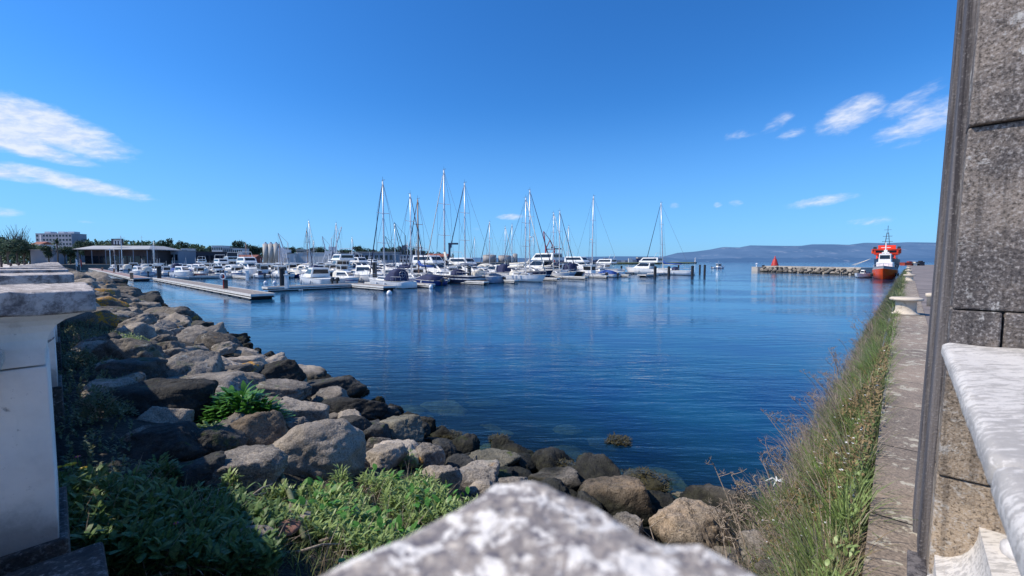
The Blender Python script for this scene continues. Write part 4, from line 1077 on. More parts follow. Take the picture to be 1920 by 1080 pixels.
def cabin(root, x0, x1, w0, w1, z0, z1, name='cabin', mat='gel', fr=.5, br=.15, top=.8, win=True):
    b = MB(); r0 = [(x0, -w0 / 2, z0), (x0, w0 / 2, z0), (x1, w1 / 2, z0), (x1, -w1 / 2, z0)]
    h = z1 - z0
    r1 = [(x0 + br * h, -w0 / 2 * top, z1), (x0 + br * h, w0 / 2 * top, z1), (x1 - fr * h, w1 / 2 * top, z1), (x1 - fr * h, -w1 / 2 * top, z1)]
    b.loft([r0, r1]); c = b.build(name, M[mat], root, bevel=min(.05, h * .12))
    if win:
        def lp(i, f): return Vector(r0[i]).lerp(Vector(r1[i]), f)
        b = MB()
        for i, j in ((1, 2), (2, 3), (3, 0), (0, 1)):
            A0, A1, B0, B1 = lp(i, .38), lp(i, .82), lp(j, .38), lp(j, .82)
            nrm = (B0 - A0).cross(A1 - A0).normalized(); cen = (A0 + B1) / 2 - (Vector(r0[0]) + Vector(r0[2])) / 2
            if nrm.dot(cen) < 0: nrm = -nrm
            q = [A0.lerp(B0, .08), A0.lerp(B0, .92), A1.lerp(B1, .92), A1.lerp(B1, .08)]; q = [p + nrm * .025 for p in q]
            b.add(q, [(0, 1, 2, 3)])
        b.build('window', M['glassd'], c)
    return c
def rails(root, sh, h=.55, part=(.5, 1.0), name='bow_rail'):
    b = MB(); n = len(sh); idx = [i for i in range(n) if part[0] <= i / (n - 1) <= part[1]]
    for s_ in (1, -1):
        b.tube([(sh[i][0], s_ * sh[i][1] * .94, sh[i][2] + h) for i in idx], .022, 4)
        for i in idx: b.tube([(sh[i][0], s_ * sh[i][1] * .94, sh[i][2]), (sh[i][0], s_ * sh[i][1] * .94, sh[i][2] + h)], .018, 4)
    b.build(name, M['steel'], root)
def outboard(root, x, z, n=1, mat='black'):
    for k in range(n):
        y = (k - (n - 1) / 2) * .6; b = MB()
        b.box((x - .25, y, z + .25), (.5, .34, .45), top=(.8, .8)); b.box((x - .2, y, z - .3), (.18, .16, .8)); b.build('outboard_motor', M[mat], root, bevel=.04)
def fenders(root, sh, idx, side=1, mat='bwhite'):
    for i in idx:
        x, y, z = sh[i]; b = MB(); b.lathe([(.02, .35), (.11, .28), (.13, .0), (.11, -.28), (.02, -.35)], 8, (x, side * (y + .12), z * .45)); b.build('fender', M[mat], root, True)
def canopy(root, x0, x1, w, z0, z1, mat, name='canopy', side=True, arch=.25):
    b = MB(); rings = []
    for k in range(7):
        t_ = k / 6; x = x0 + (x1 - x0) * t_; zt = z1 - arch * (2 * t_ - 1) ** 2 - ((z1 - z0) * .62 * max(0, (t_ - .45) / .55) ** 1.3 if side else 0)
        ring = []
        for q in range(9):
            a = math.pi * q / 8; ring.append((x, math.cos(a) * w / 2, (z0 if side else zt - .3) + (zt - (z0 if side else zt - .3)) * (math.sin(a) ** .45 if a not in (0, math.pi) else 0)))
        rings.append(ring)
    b.loft(rings, side, side, closed=False); return b.build(name, M[mat], root, True)
def sailboat(name, L=11, mastH=14, hull='hull_w', hood='navy', cover='navy', stay_dark=True, genoa=True, lean=0, mastmat='alu', hoodbig=False, detail=True, mr=.12, radar=False, bimini=None):
    r = empty(name, (0, 0, 0)); r['category'] = 'sailing boat'
    B = L * .31; Fb = .10 * L
    sh = mk_hull(r, L, B, Fb, hull, stern=.78, transom_rake=L * .04)
    zc = Fb * .98
    cabin(r, -L * .14, L * .24, B * .62, B * .34, zc - .04, zc + .42, 'coachroof', fr=1.6, br=.3, top=.85)
    mx = L * .08
    b = MB(); top = Vector((mx - lean * mastH, 0, zc + mastH)); ft = Vector((mx, 0, zc - .1))
    b.tube([ft, (ft + top) / 2, top], mr, 7, mr * .72)
    m = b.build('mast', M[mastmat], r, True)
    b = MB()
    for f in (.38, .68):
        c = ft.lerp(top, f)
        b.tube([c + Vector((0, -B * .30, .05)), c, c + Vector((0, B * .30, .05))], .035, 4)
    b.build('spreader', M[mastmat], m)
    b = MB(); b.box(top + Vector((-.15, 0, .15)), (.7, .05, .05)); b.tube([top, top + Vector((0, 0, .6))], .02, 4); b.build('masthead_instruments', M['wire'], m)
    if radar:
        b = MB(); b.lathe([(.02, 0), (.28, .03), (.28, .18), (.02, .22)], 10, ft.lerp(top, .42) + Vector((.3, 0, 0))); b.build('radar_dome', M['gel'], m, True)
    bz = zc + 1.25; bl_ = L * .40
    b = MB(); b.tube([(mx - .1, 0, bz), (mx - bl_, 0, bz + .1)], .07, 6); bo = b.build('boom', M['alu'], r, True)
    if cover:
        b = MB(); b.tube([(mx - .05, 0, bz + (2.2 if mastH > 16 and bimini else .9)), (mx - .45, 0, bz + (1.1 if mastH > 16 and bimini else .42)), (mx - bl_ * .5, 0, bz + .27), (mx - bl_ * .97, 0, bz + .2)], .24, 8, .12); b.build('sail_cover', M[cover], bo, True)
    bow = Vector((L * .49, 0, Fb * 1.18)); ster = Vector((-L * .49, 0, Fb * .9))
    if genoa:
        b = MB(); b.tube([bow + (top - bow) * .04, bow + (top - bow) * .5, bow + (top - bow) * .95], .085, 6, .05); b.build('furled_foresail', M['navy' if stay_dark else 'cream'], r, True)
    b = MB(); b.tube([bow, top], .022, 4); b.tube([ster, top], .022, 4)
    for s_ in (1, -1):
        c = ft.lerp(top, .68) + Vector((0, s_ * B * .30, .05)); b.tube([(mx - .2, s_ * B * .45, Fb), c, top], .022, 4); b.tube([(mx + .2, s_ * B * .45, Fb), ft.lerp(top, .38) + Vector((0, s_ * B * .30, .05)), ft.lerp(top, .66)], .018, 4)
    b.build('rigging', M['wire'], r)
    if hood:
        w = B * (.70 if hoodbig else .50); canopy(r, -L * (.34 if hoodbig else .21), -L * .09, w, zc - .02, zc + (1.5 if hoodbig else .85), hood, 'spray_hood', arch=.12)
    if bimini: canopy(r, -L * .38, -L * .24, B * .55, 0, zc + 1.8, bimini, 'bimini', side=False)
    rails(r, sh, .55, (.8, 1)); rails(r, sh, .6, (0, .2), 'stern_rail'); 
    b = MB()
    for s_ in (1, -1): b.tube([(x, s_ * y * .94, z + .55) for x, y, z in sh[1:9]], .012, 3)
    b.build('lifeline', M['wire'], r)
    if detail:
        b = MB(); b.tube([(.42 * math.cos(a * .449), .42 * math.sin(a * .449), 0) for a in range(15)], .02, 4); b.box((0, 0, 0), (.8, .03, .02)); b.box((0, 0, 0), (.03, .8, .02)); w = b.build('steering_wheel', M['steel'], r, True); w.location = (-L * .36, 0, zc + .75); w.rotation_euler = (0, math.pi / 2, 0)
        fenders(r, sh, (3, 5), 1); fenders(r, sh, (3, 5), -1)
    return r
def cruiser(name, L=8, hull='hull_w', can='navy', fly=False, ob=1, cab='gel'):
    r = empty(name, (0, 0, 0)); r['category'] = 'motorboat'
    B = L * .34; Fb = .13 * L
    sh = mk_hull(r, L, B, Fb, hull, stern=.92, full=.8)
    cabin(r, -L * .12, L * .30, B * .82, B * .42, Fb * .95, Fb * .95 + .13 * L, 'cabin', cab, fr=1.5, br=-.1, top=.8)
    if fly:
        cabin(r, -L * .30, L * .14, B * .78, B * .6, Fb * .95 + .13 * L - .02, Fb * .95 + .13 * L + .10 * L, 'flybridge', cab, fr=.9, br=0, top=.85)
        b = MB(); b.tube([(-L * .22, -B * .35, Fb + .22 * L), (-L * .26, -B * .3, Fb + .32 * L), (-L * .26, B * .3, Fb + .32 * L), (-L * .22, B * .35, Fb + .22 * L)], .05, 5); b.build('radar_arch', M['gel'], r)
    if can: canopy(r, -L * .30, -L * .04, B * .62, Fb * .95, Fb + .125 * L + .2, can, 'canopy', arch=.15)
    rails(r, sh, .5, (.5, 1))
    if ob: outboard(r, -L / 2, Fb * .6, ob)
    fenders(r, sh, (3, 6), 1); fenders(r, sh, (3, 6), -1)
    b = MB(); b.tube([(-L * .05, B * .2, Fb + .13 * L), (-L * .08, B * .2, Fb + .13 * L + 1.6)], .02, 4); b.build('antenna', M['gel'], r)
    return r
def pilothouse(name, L=6.5, hull='hull_w', cab='gel', roof='gel'):
    r = empty(name, (0, 0, 0)); r['category'] = 'motorboat'
    B = L * .36; Fb = .13 * L
    sh = mk_hull(r, L, B, Fb, hull, stern=.92)
    cabin(r, -L * .12, L * .16, B * .66, B * .55, Fb * .9, Fb * .9 + 1.45, 'wheelhouse', cab, fr=-.12, br=.0, top=.96)
    b = MB(); b.box((L * .02, 0, Fb * .9 + 1.49), (L * .36, B * .72, .08)); b.build('roof', M[roof], r, bevel=.02)
    cabin(r, L * .14, L * .34, B * .55, B * .3, Fb, Fb + .4, 'cuddy', cab, fr=1, br=0, top=.85, win=False)
    rails(r, sh, .45, (.6, 1)); outboard(r, -L / 2, Fb * .6, 1)
    fenders(r, sh, (3, 6), 1); fenders(r, sh, (3, 6), -1)
    b = MB(); b.tube([(0, 0, Fb + 2.7), (-.1, 0, Fb + 1.3)], .02, 4); b.build('antenna', M['gel'], r)
    return r
def openboat(name, L=5.5, hull='hull_w', cov=None):
    r = empty(name, (0, 0, 0)); r['category'] = 'motorboat'
    B = L * .38; Fb = .12 * L
    sh = mk_hull(r, L, B, Fb, hull, stern=.92)
    if cov:
        canopy(r, -L * .40, L * .30, B * .86, Fb * .85, Fb + .75, cov, 'boat_cover', arch=.35)
    else:
        cabin(r, -.2, .6, .8, .7, Fb * .8, Fb + .75, 'console', 'gel', fr=.3, br=0, top=.8)
        b = MB(); b.box((-1.2, 0, Fb + .1), (.5, B * .6, .4)); b.build('seat', M['navy'], r, bevel=.05)
    outboard(r, -L / 2, Fb * .6, 1); fenders(r, sh, (4,), 1); fenders(r, sh, (4,), -1)
    return r
def place(o, p, rz, label, group, first=False, scale=1):
    if first: o.location = p; o.rotation_euler = (0, 0, rz); o.scale = (scale,) * 3; tag(o, label, o.get('category'), group); return o
    return copy_tree(o, p, rz, scale, label, group)
ga = 'boats berthed in the nearest pontoon row'
used = set()
def put(o, u, v, out, label, group, scale=1, jit=0, z=0):
    """out=True: bow toward +u"""
    rz = (AZU if out else AZU + math.pi) + jit; f = o.name not in used; used.add(o.name)
    return place(o, W(u, v, z), rz, label, group, f, scale)
# hero boats: px of hull centre, depth from water row
def putpx(o, px, py, out, label, group, scale=1, jit=0):
    p = at(px, py, 0); u, v = UV(p.x, p.y); return put(o, u, v, out, label, group, scale, jit)
def mast_h(py_top, depth): return hz(py_top, depth)
S1 = sailboat('sailing_yacht', 9.5, 12.6, 'hull_w', 'navy', None, True, True, .0, hoodbig=True, radar=False)
putpx(S1, 727, 538, True, 'white sailing yacht with big navy spray hood on the nearest finger', ga, 1)
CB = openboat('cabin_boat', 6.5, 'hull_b', 'navy'); putpx(CB, 800, 534, True, 'blue-hulled small boat with white stripe beside the navy-hooded yacht', ga)
S2 = sailboat('sailing_yacht', 13, 16.2, 'hull_n', 'navy', 'cream', False, True, .0, radar=False, bimini='greyC', mr=.15); putpx(S2, 842, 529.5, True, 'largest yacht with tallest mast and white mainsail bundle', ga)
S3 = sailboat('sailing_yacht', 12, 14.6, 'hull_g', 'cream', None, True, True, .0, bimini='cream'); putpx(S3, 880, 528.5, True, 'grey-blue hulled yacht with pale bimini in the front row', ga, 1, .05)
OB1 = openboat('motorboat', 6, 'hull_w', 'greyC'); putpx(OB1, 918, 529, True, 'small white motorboat at the tip of a finger left of the navy yacht', ga)
S4 = sailboat('sailing_yacht', 14, 15.8, 'hull_n', None, 'cream', True, True, .0, radar=True, mr=.14); putpx(S4, 985, 521, False, 'long navy-hulled yacht with radar dome on its mast', ga)
C1 = cruiser('motor_yacht', 11, 'hull_dk', 'navy', False, 0); putpx(C1, 1052, 519, True, 'white cruiser with dark boot stripe and navy canopy', ga)
S5 = sailboat('sailing_yacht', 12.5, 16.6, 'hull_w', None, None, True, False, .01, radar=True, mr=.15); putpx(S5, 1117, 517.5, True, 'white yacht with tall two-spreader mast at a free finger end', ga)
C2 = cruiser('motor_yacht', 12, 'hull_w', None, True, 0); putpx(C2, 1212, 514, True, 'white flybridge motor yacht near the right end of the row', ga)
S6 = sailboat('sailing_yacht', 12, 16.6, 'hull_w', 'navy', 'blueC', True, True, -.055, mr=.14); putpx(S6, 1250, 515, True, 'white yacht with blue sail cover and leaning mast', ga)
S7 = sailboat('sailing_yacht', 10, 12.5, 'hull_ws', 'navy', 'navy', True, True, .0, detail=False)
S8 = sailboat('sailing_yacht', 11, 13.5, 'hull_w', 'cream', 'cream', False, True, .0, detail=False)
S9 = sailboat('sailing_yacht', 9, 11, 'hull_wr', 'greyC', 'blueC', True, True, .0, mastmat='woodm', detail=False)
K1 = cruiser('motorboat', 8.5, 'hull_w', 'navy'); K2 = cruiser('motorboat', 7.5, 'hull_ws', 'cream'); K3 = cruiser('motorboat', 9, 'hull_w', None, False, 2); K4 = cruiser('motor_yacht', 11.5, 'hull_w', None, True, 0)
P1 = pilothouse('fishing_boat', 7, 'hull_w'); P2 = pilothouse('fishing_boat', 6.2, 'hull_ws'); P3 = pilothouse('fishing_boat', 6.5, 'hull_wr'); P4 = pilothouse('fishing_boat', 7.5, 'hull_b')
O1 = openboat('open_boat', 5.2, 'hull_w'); O2 = openboat('covered_boat', 5.5, 'hull_w', 'blueC'); O3 = openboat('covered_boat', 5.5, 'hull_b', 'cream'); O4 = openboat('covered_boat', 6, 'hull_w', 'cyanC')
# row A second line of boats, between heroes and on the far side of pontoon A
mastrow = [ # px of mast, top py, depth, proto, protoheight, label
 (771, 364, 62, S7, 'white yacht with navy sail cover just left of the tallest mast'),
 (784, 374, 66, S9, 'yacht with brown wooden mast behind the front row'),
 (918, 416, 92, S7, 'yacht with short mast behind the front row, left of the navy yacht'),
 (985, 371, 70, S8, 'yacht with cream covers directly behind the navy yacht'),
 (1037, 399, 85, S8, 'cream-covered yacht right of the red port crane'),
 (1049, 396, 88, S7, 'yacht with slanting dark forestay right of the red port crane'),
 (960, 421, 110, S7, 'distant yacht left of the twin tall masts'),
 (947, 425, 118, S8, 'distant cream-covered yacht above the storage tanks'),
 (1066, 424, 110, S8, 'distant yacht right of the slanting dark forestay'),
 (741, 420, 95, S7, 'yacht with thin mast behind the navy-hooded yacht'),
 (632, 418, 112, S7, 'yacht mast beside the white port crane'),
 (581, 414, 118, S8, 'tall thin-masted yacht in front of the white warehouse'),
 (577, 430, 128, S9, 'wooden-masted yacht in front of the white warehouse'),
 (525, 455, 120, S9, 'small yacht below the grain silos'),
 (661, 445, 120, S7, 'short-masted yacht left of the dark tree clump'),
 (462, 455, 96, S9, 'small yacht among the left-hand fishing boats'),
 (890, 445, 130, S7, 'distant yacht left of the storage tanks'),
 (1000, 440, 140, S8, 'distant yacht right of the storage tanks'),
 (290, 452, 150, S8, 'yacht mast in front of the long dark waterside building'),
 (215, 466, 150, S7, 'left yacht mast in front of the pavilion'),
]
gb = 'masts and yachts behind the front row'
for px, top, dep, o, lab in mastrow:
    h = hz(top, dep); pr = {S7.name: 12.5 + 1.0, S8.name: 13.5 + 1.1, S9.name: 11 + .9}[o.name]
    sc_ = h / pr; p = atd(px, dep); u, v = UV(p.x, p.y); L = 10 * sc_
    f = o.name not in used; used.add(o.name)
    out = (px % 2 == 0)
    off = W(1, 0, 0) * (-.8 if out else .8) * sc_
    place(o, p + off, (AZU if out else AZU + math.pi), lab, gb, f, sc_)
# generic boats along pontoons
random.seed(21)
desc = {K1.name: 'white cruiser with navy canopy', K2.name: 'blue-striped cruiser with cream canopy', K3.name: 'white cruiser with twin outboards', K4.name: 'white flybridge cruiser', P1.name: 'white wheelhouse fishing boat', P2.name: 'blue-striped wheelhouse boat', P3.name: 'red-striped wheelhouse boat', P4.name: 'blue wheelhouse boat', O1.name: 'small open white motorboat', O2.name: 'white boat under blue cover', O3.name: 'blue boat under cream cover', O4.name: 'boat under bright turquoise cover'}
pool = [K1, K2, K2, K4, K2, P1, P2, P3, P1, O1, O2, O3, K3, P1, K3]
def fill(u, v0, v1, step, out, where, big=False, skip=()):
    v = v0
    while v < v1:
        if not any(a < v < b for a, b in skip):
            o = random.choice([K1, K3, K3, K2, K2, K4] if big else pool); s_ = random.uniform(.95, 1.25)
            L2 = 4
            put(o, u + random.uniform(-.6, .6), v + random.uniform(-.3, .3), out if random.random() < .75 else not out, desc[o.name] + ' ' + where, 'motorboats moored ' + where, s_, random.uniform(-.04, .04))
        v += step * random.uniform(.85, 1.2)
fill(58.5, 24, 98, 3.7, False, 'behind the front row of yachts', True)
fill(47.5, 75, 80, 4.4, True, 'between the front-row yachts')
putpx(P1, 458, 518.5, True, 'white wheelhouse boat alone at the near side of the second pontoon', 'boats on the second pontoon', 1.05)
putpx(O1, 487, 520.5, True, 'small white open boat right of the lone wheelhouse boat', 'boats on the second pontoon', 1.1)
putpx(O4, 485, 508.5, True, 'boat under bright turquoise cover', 'boats on the second pontoon', 1.15)
putpx(P1, 420, 512, False, 'white wheelhouse boat with glazed cabin in the left marina', 'boats on the second pontoon', 1.3)
putpx(P3, 386, 511, False, 'cream wheelhouse boat with square rear window in the left marina', 'boats on the second pontoon', 1.25)
putpx(K1, 262, 517, False, 'white cabin boat nearest beside the red-decked pontoon', 'boats by the red-decked pontoon', 1.0)
putpx(O1, 228, 515, False, 'open white boat beside the red-decked pontoon', 'boats by the red-decked pontoon', 1.0)
fill(93, 31, 60, 3.0, True, 'on the near side of the second pontoon')
fill(105, 17, 70, 2.9, False, 'on the far side of the second pontoon')
fill(128, 14, 84, 3.2, True, 'on the near side of the third pontoon')
fill(141, 14, 95, 3.3, False, 'on the far side of the third pontoon')
fill(166, 14, 118, 3.8, True, 'on the near side of the fourth pontoon')
fill(180, 14, 130, 4.2, False, 'on the far side of the fourth pontoon')
fill(212, 14, 160, 5.0, True, 'in the last row before the far quay')
# hidden masts forest of other yachts
for (u, v, sc_) in ((128, 84, .75), (140, 96, .8), (166, 116, .9), (178, 124, .8), (128, 52, .7)):
    put(S7, u, v, True, 'distant yacht with thin mast among the far rows', gb, sc_)
# small boat out in open water
putpx(P2, 1347, 503.5, False, 'lone small white boat out on the open water', 'boats under way', 1.0, .9)
# ------------------------------------------------------------ pontoons
def pontoon(u0, u1, v0, v1, label, deck='deckwood', z=.48, group='floating pontoons'):
    cu, cv = (u0 + u1) / 2, (v0 + v1) / 2; lu, lv = u1 - u0, v1 - v0
    alongu = lu > lv; rz = AZU if alongu else AZU + math.pi / 2
    L, Wd = (lu, lv) if alongu else (lv, lu)
    r = empty('pontoon', W(cu, cv, 0), rz, label, 'pontoon', group)
    b = MB(); b.box((0, 0, z - .03), (L, Wd - .12, .06)); b.build('deck', M[deck], r)
    b = MB()
    for s_ in (1, -1): b.box((0, s_ * (Wd / 2 - .03), z - .07), (L, .06, .2))
    for s_ in (1, -1): b.box((s_ * (L / 2 + .03), 0, z - .07), (.06, Wd, .2))
    for s_ in (1, -1): b.box((0, s_ * (Wd / 2 - .03), z - .31), (L, .05, .09))
    b.build('edge_rail', M['fascia'], r)
    n = max(1, int(L / 3.2))
    b = MB(); b.box((0, 0, z - .23), (L - .1, Wd - .2, .12)); b.build('frame', M['float'], r)
    for k in range(min(n, 40)):
        x = -L / 2 + (k + .5) * L / n; b = MB(); b.box((x, 0, .05), (L / n * .7, Wd - .14, .40)); b.build('float', M['float'], r)
    return r
M['reddeck'] = plain('red_decking', (.30, .20, .18), .85, .15, 1)
P_ = at(470, 563, 0); pu, pv = UV(P_.x, P_.y)
pontoon(pu, pu + 54, pv, pv + 1.9, 'long timber-decked pontoon pointing toward the viewer at left')
P_ = at(250, 527, 0); ru, rv = UV(P_.x, P_.y)
pontoon(ru, ru + 150, rv, rv + 2.2, 'red-decked walkway pontoon along the left shore', 'reddeck')
pontoon(ru, ru + 1.6, rv + 2.25, rv + 7.5, 'short dark-sided finger joining the red-decked pontoon')
P_ = at(500, 547, 0); qu, qv = UV(P_.x, P_.y)
P2_ = at(655, 540, 0); qu2, qv2 = UV(P2_.x, P2_.y)
pontoon(qu - .5, qu + 1.4, qv, qv2 + 2, 'dark-edged pontoon running right from the long timber one')
pontoon(qu - 8, qu - .6, qv2 + .2, qv2 + 1.9, 'short finger beside the navy-hooded yacht')
pontoon(52.2, 54.2, qv2 + 4, 108, 'main walkway pontoon behind the front row of yachts')
for v in (31.5, 40.8, 47.0, 57.5, 66, 73.5, 82.5):
    pontoon(43, 52.1, v - .5, v + .5, 'narrow finger between front-row yachts')
pontoon(98, 100, 15, 75, 'second walkway pontoon in the left marina')
pontoon(134, 136, 12, 100, 'third walkway pontoon in the marina')
pontoon(172, 174, 12, 130, 'fourth walkway pontoon in the marina')
for v in (24, 31, 38, 45, 52): pontoon(89, 97.9, v - .4, v + .4, 'narrow finger of the second pontoon')
pontoon(40, 42, 84, 90, 'outer pontoon end with piles at right'); pontoon(43, 45, 95, 106, 'outermost pontoon end near the open water')
# piles
def pile(px, ytop, ybot, label, r_=.28):
    p = at(px, ybot, 0); top = hz(ytop, p.y); b = MB(); b.lathe([(r_, -2), (r_, top - .25), (r_ * 1.08, top - .24), (r_ * 1.08, top), (r_ * .3, top + .12)], 14)
    o = b.build('mooring_pile', M['pile'], smooth=False); o.location = p; tag(o, label, 'pile', 'dark steel mooring piles')
for px, yt, yb, lab in ((299, 500, 527, 'dark pile standing by the red-decked pontoon'), (530, 503, 541, 'tall dark pile beside the long timber pontoon'), (703, 493, 535, 'dark pile at the bow of the navy-hooded yacht'), (880, 500, 530, 'dark pile between the front-row yachts'), (1165, 499, 512, 'thin dark pile left of the flybridge yacht'), (1228, 500, 520, 'dark pile in front of the flybridge yacht'), (1254, 500, 518, 'dark pile beside the leaning-mast yacht'), (1298, 499, 518, 'dark pile at the outer pontoon'), (1321, 497, 516, 'outermost dark pile at the right of the marina'), (1312, 497, 512, 'dark pile just left of the outermost one'), (222, 497, 513, 'small pile among the left boats'), (250, 496, 512, 'small pile behind the cabin boat'), (1372 - 100, 497, 510, 'pile behind the leaning-mast yacht')):
    pile(px, yt, yb, lab, .30 if yb > 517 else .25)
# lifebuoy post on the timber pontoon
p = at(420, 541, .48); r = empty('lifebuoy_post', p, 0, 'red and white lifebuoy post on the long timber pontoon', 'post')
b = MB(); b.box((0, 0, .75), (.12, .12, 1.5)); b.build('post', M['red'], r)
b = MB(); b.box((.22, 0, .45), (.25, .25, .9)); b.build('service_box', M['pile'], r)
b = MB(); n = 14
rings = [[(math.cos(a) * (.28 + .07 * math.cos(q)), -.1 + .06 * math.sin(q), 1.25 + math.sin(a) * (.28 + .07 * math.cos(q))) for q in [k * 1.047 for k in range(6)]] for a in [i * 2 * math.pi / n for i in range(n + 1)]]
b.loft(rings, False, False); b.build('lifebuoy', M['plastic'], r, True)
for (px, py, lab) in ((538, 541, 'white service post beside the tall dark pile'), (458 + 6, 526, 'white mooring light left on the short pontoon'),):
    p = at(px, py, .4); b = MB(); b.box((0, 0, .7), (.35, .35, 1.4), top=(.9, .9)); b.box((0, 0, 1.45), (.42, .42, .12)); o = b.build('service_pedestal', M['gel'], bevel=.02); o.location = p; tag(o, lab, 'pedestal')
for (px, py) in ((245, 523), (190, 507), (212, 511)):
    p = at(px + 2, py, .48); b = MB(); b.box((0, 0, .45), (.3, .3, .9)); b.box((0, 0, .95), (.36, .36, .1)); o = b.build('service_pedestal', M['woodm']); o.location = p; tag(o, 'brown service pedestal on the red-decked pontoon', 'pedestal', 'brown service pedestals')
for i, (px, py) in enumerate(((498, 531), (515, 531), (730, 551), (808, 539))):
    p = at(px, py, .1); b = MB(); b.lathe([(.02, -.3), (.22, -.12), (.28, .05), (.2, .26), (.05, .36)], 12); o = b.build('buoy', M['plastic'], smooth=True); o.location = p
    tag(o, ['white buoy left of the tall dark pile', 'white buoy just beside the tall dark pile', 'tiny white buoy near the navy-hooded yacht', 'white fender float below the front-row yachts'][i], 'buoy')
#@@FAR
# ------------------------------------------------------------ ships at the quay
def tug():
    p = at(1652, 522, 0); u, v = UV(p.x, p.y)
    r = empty('tug_boat', W(3.3, v, 0), AZV + math.pi, 'orange-hulled boat with white wheelhouse moored at the quay', 'tug boat')
    L, B, Fb = 14, 3.7, 1.75
    sh = mk_hull(r, L, B, Fb, 'hull_or', 'redship', stern=.8)
    b = MB(); b.loft([[(x, y * .98, z - .02) for x, y, z in sh] + [(x, -y * .98, z - .02) for x, y, z in reversed(sh)], [(x, y * .96, z + .45) for x, y, z in sh] + [(x, -y * .96, z + .45) for x, y, z in reversed(sh)]], False, False); b.build('bulwark', M['greyC'], r)
    cabin(r, -2.2, 3.2, 2.7, 2.4, Fb, Fb + 1.4, 'deckhouse', 'gel', fr=.1, br=.05, top=.95, win=False)
    cabin(r, -.4, 2.6, 2.0, 1.8, Fb + 1.38, Fb + 3.0, 'wheelhouse', 'gel', fr=.1, br=.05, top=.92)
    b = MB(); b.tube([(0, 0, Fb + 2.9), (0, 0, Fb + 5.2)], .10, 6); b.box((0, 0, Fb + 4.2), (.1, 1.4, .1)); b.box((0, 0, Fb + 3.5), (.3, .5, .5)); b.build('mast', M['gel'], r)
    rails(r, sh, .9, (.4, 1)); fenders(r, sh, (3, 5, 7), 1, 'black'); fenders(r, sh, (3, 5, 7), -1, 'black')
tug()
def ship():
    c = atd(1657, 165); u, v = UV(c.x, c.y)
    r = empty('rescue_ship', W(6.2, v, 0), AZV + math.pi, 'large red-topped ship with lattice mast moored beyond the tug', 'ship')
    L, B, Fb = 40, 7.6, 4.2
    rings, sh = hull_rings(L, B, Fb, stern=.9)
    b = MB(); b.loft(rings, closed=False); b.build('hull', M['bluehull'], r, True)
    b = MB(); b.loft([[(x, y * .985, z - .05), (x, 0, z), (x, -y * .985, z - .05)] for x, y, z in sh], False, False, closed=False); b.build('deck', M['redship'], r)
    cabin(r, -2, 12, 6.2, 5.4, Fb, Fb + 1.6, 'deckhouse', 'redship', fr=.2, br=0, top=.98)
    cabin(r, 2, 12, 7.4, 6.6, Fb + 1.58, Fb + 3.4, 'bridge', 'redship', fr=-.2, br=0, top=1.05)
    b = MB(); b.box((7, 0, Fb + 3.5), (11, 8.2, .2)); b.box((4, 0, Fb + 4.4), (3, 5, 1.5)); b.build('bridge_roof', M['redship'], r)
    for s_ in (1, -1):
        b = MB(); b.box((5, s_ * 3.4, Fb + 4.1), (2, 1.1, 1.0), top=(.8, .8)); b.build('funnel', M['black'], r)
        b = MB(); b.box((9.5, s_ * 3.7, Fb + 2.6), (1.6, .9, 1.3)); b.build('lifeboat', M['hull_or'], r, bevel=.2)
    b = MB()
    for s_ in ((-.7, -.7), (.7, -.7), (.7, .7), (-.7, .7)): b.tube([(4 + s_[0], s_[1], Fb + 5), (4 + s_[0] * .3, s_[1] * .3, Fb + 10)], .14, 4)
    for k in range(5): b.box((4, 0, Fb + 5.6 + k), (1.3 - k * .2, (3.2 if k in (1, 3) else 1.3) - k * .15, .12))
    b.tube([(4, 0, Fb + 10), (4, 0, Fb + 12.6)], .08, 4); b.box((4, 0, Fb + 11), (.1, 2.2, .1)); b.build('lattice_mast', M['crane_d'], r)
    cabin(r, 12.5, 15, 2, 2, Fb, Fb + 2.4, 'winch_house', 'gel', fr=0, br=0, top=1, win=True)
    b = MB()
    for k in range(3): b.tube([(16, -4, Fb), (20, -8 - k * .5, 1.9)], .06, 4)
    b.build('mooring_line', M['cream'], r)
ship()
gq = 'small white boats beside the tug'
f_ = openboat('inflatable_boat', 6.5, 'hull_w'); used.add(f_.name)
p = at(1618, 520, 0); place(f_, p, AZV + 2.9, 'small white boat with black outboard beside the tug', gq, True)
p = at(1602, 514, 0); place(P2, p, AZV + 2.6, 'small white cabin boat left of the outboard boat at the quay', gq, False, .8)
# breakwater of stones with beacon
A = at(1612, 515, 0); Bq = at(1432, 509, 0)
b = MB(); dd = (Bq - A).normalized(); nn = Vector((-dd.y, dd.x, 0)); Lb = (Bq - A).length
wid = 2.2
b.loft([[A + nn * -.2 + Vector((0, 0, 1.75)), A + nn * -4 + Vector((0, 0, 1.75)), A + nn * -4 + Vector((0, 0, -1)), A + nn * -.2 + Vector((0, 0, -1))], [Bq + nn * -.2 + Vector((0, 0, 1.85)), Bq + nn * -4 + Vector((0, 0, 1.85)), Bq + nn * -4 + Vector((0, 0, -1)), Bq + nn * -.2 + Vector((0, 0, -1))]])
tag(b.build('breakwater', M['bbeige']), 'low concrete breakwater arm across the harbour mouth', 'breakwater')
random.seed(5)
bw = [rock_mesh(400 + i, 3, 9, 10, .05, 'rock_pale') for i in range(4)] + [rock_mesh(410 + i, 3, 9, 10, .05, 'rock') for i in range(4)]
side = 1 if (nn.dot(-A)) > 0 else -1
nb = 0
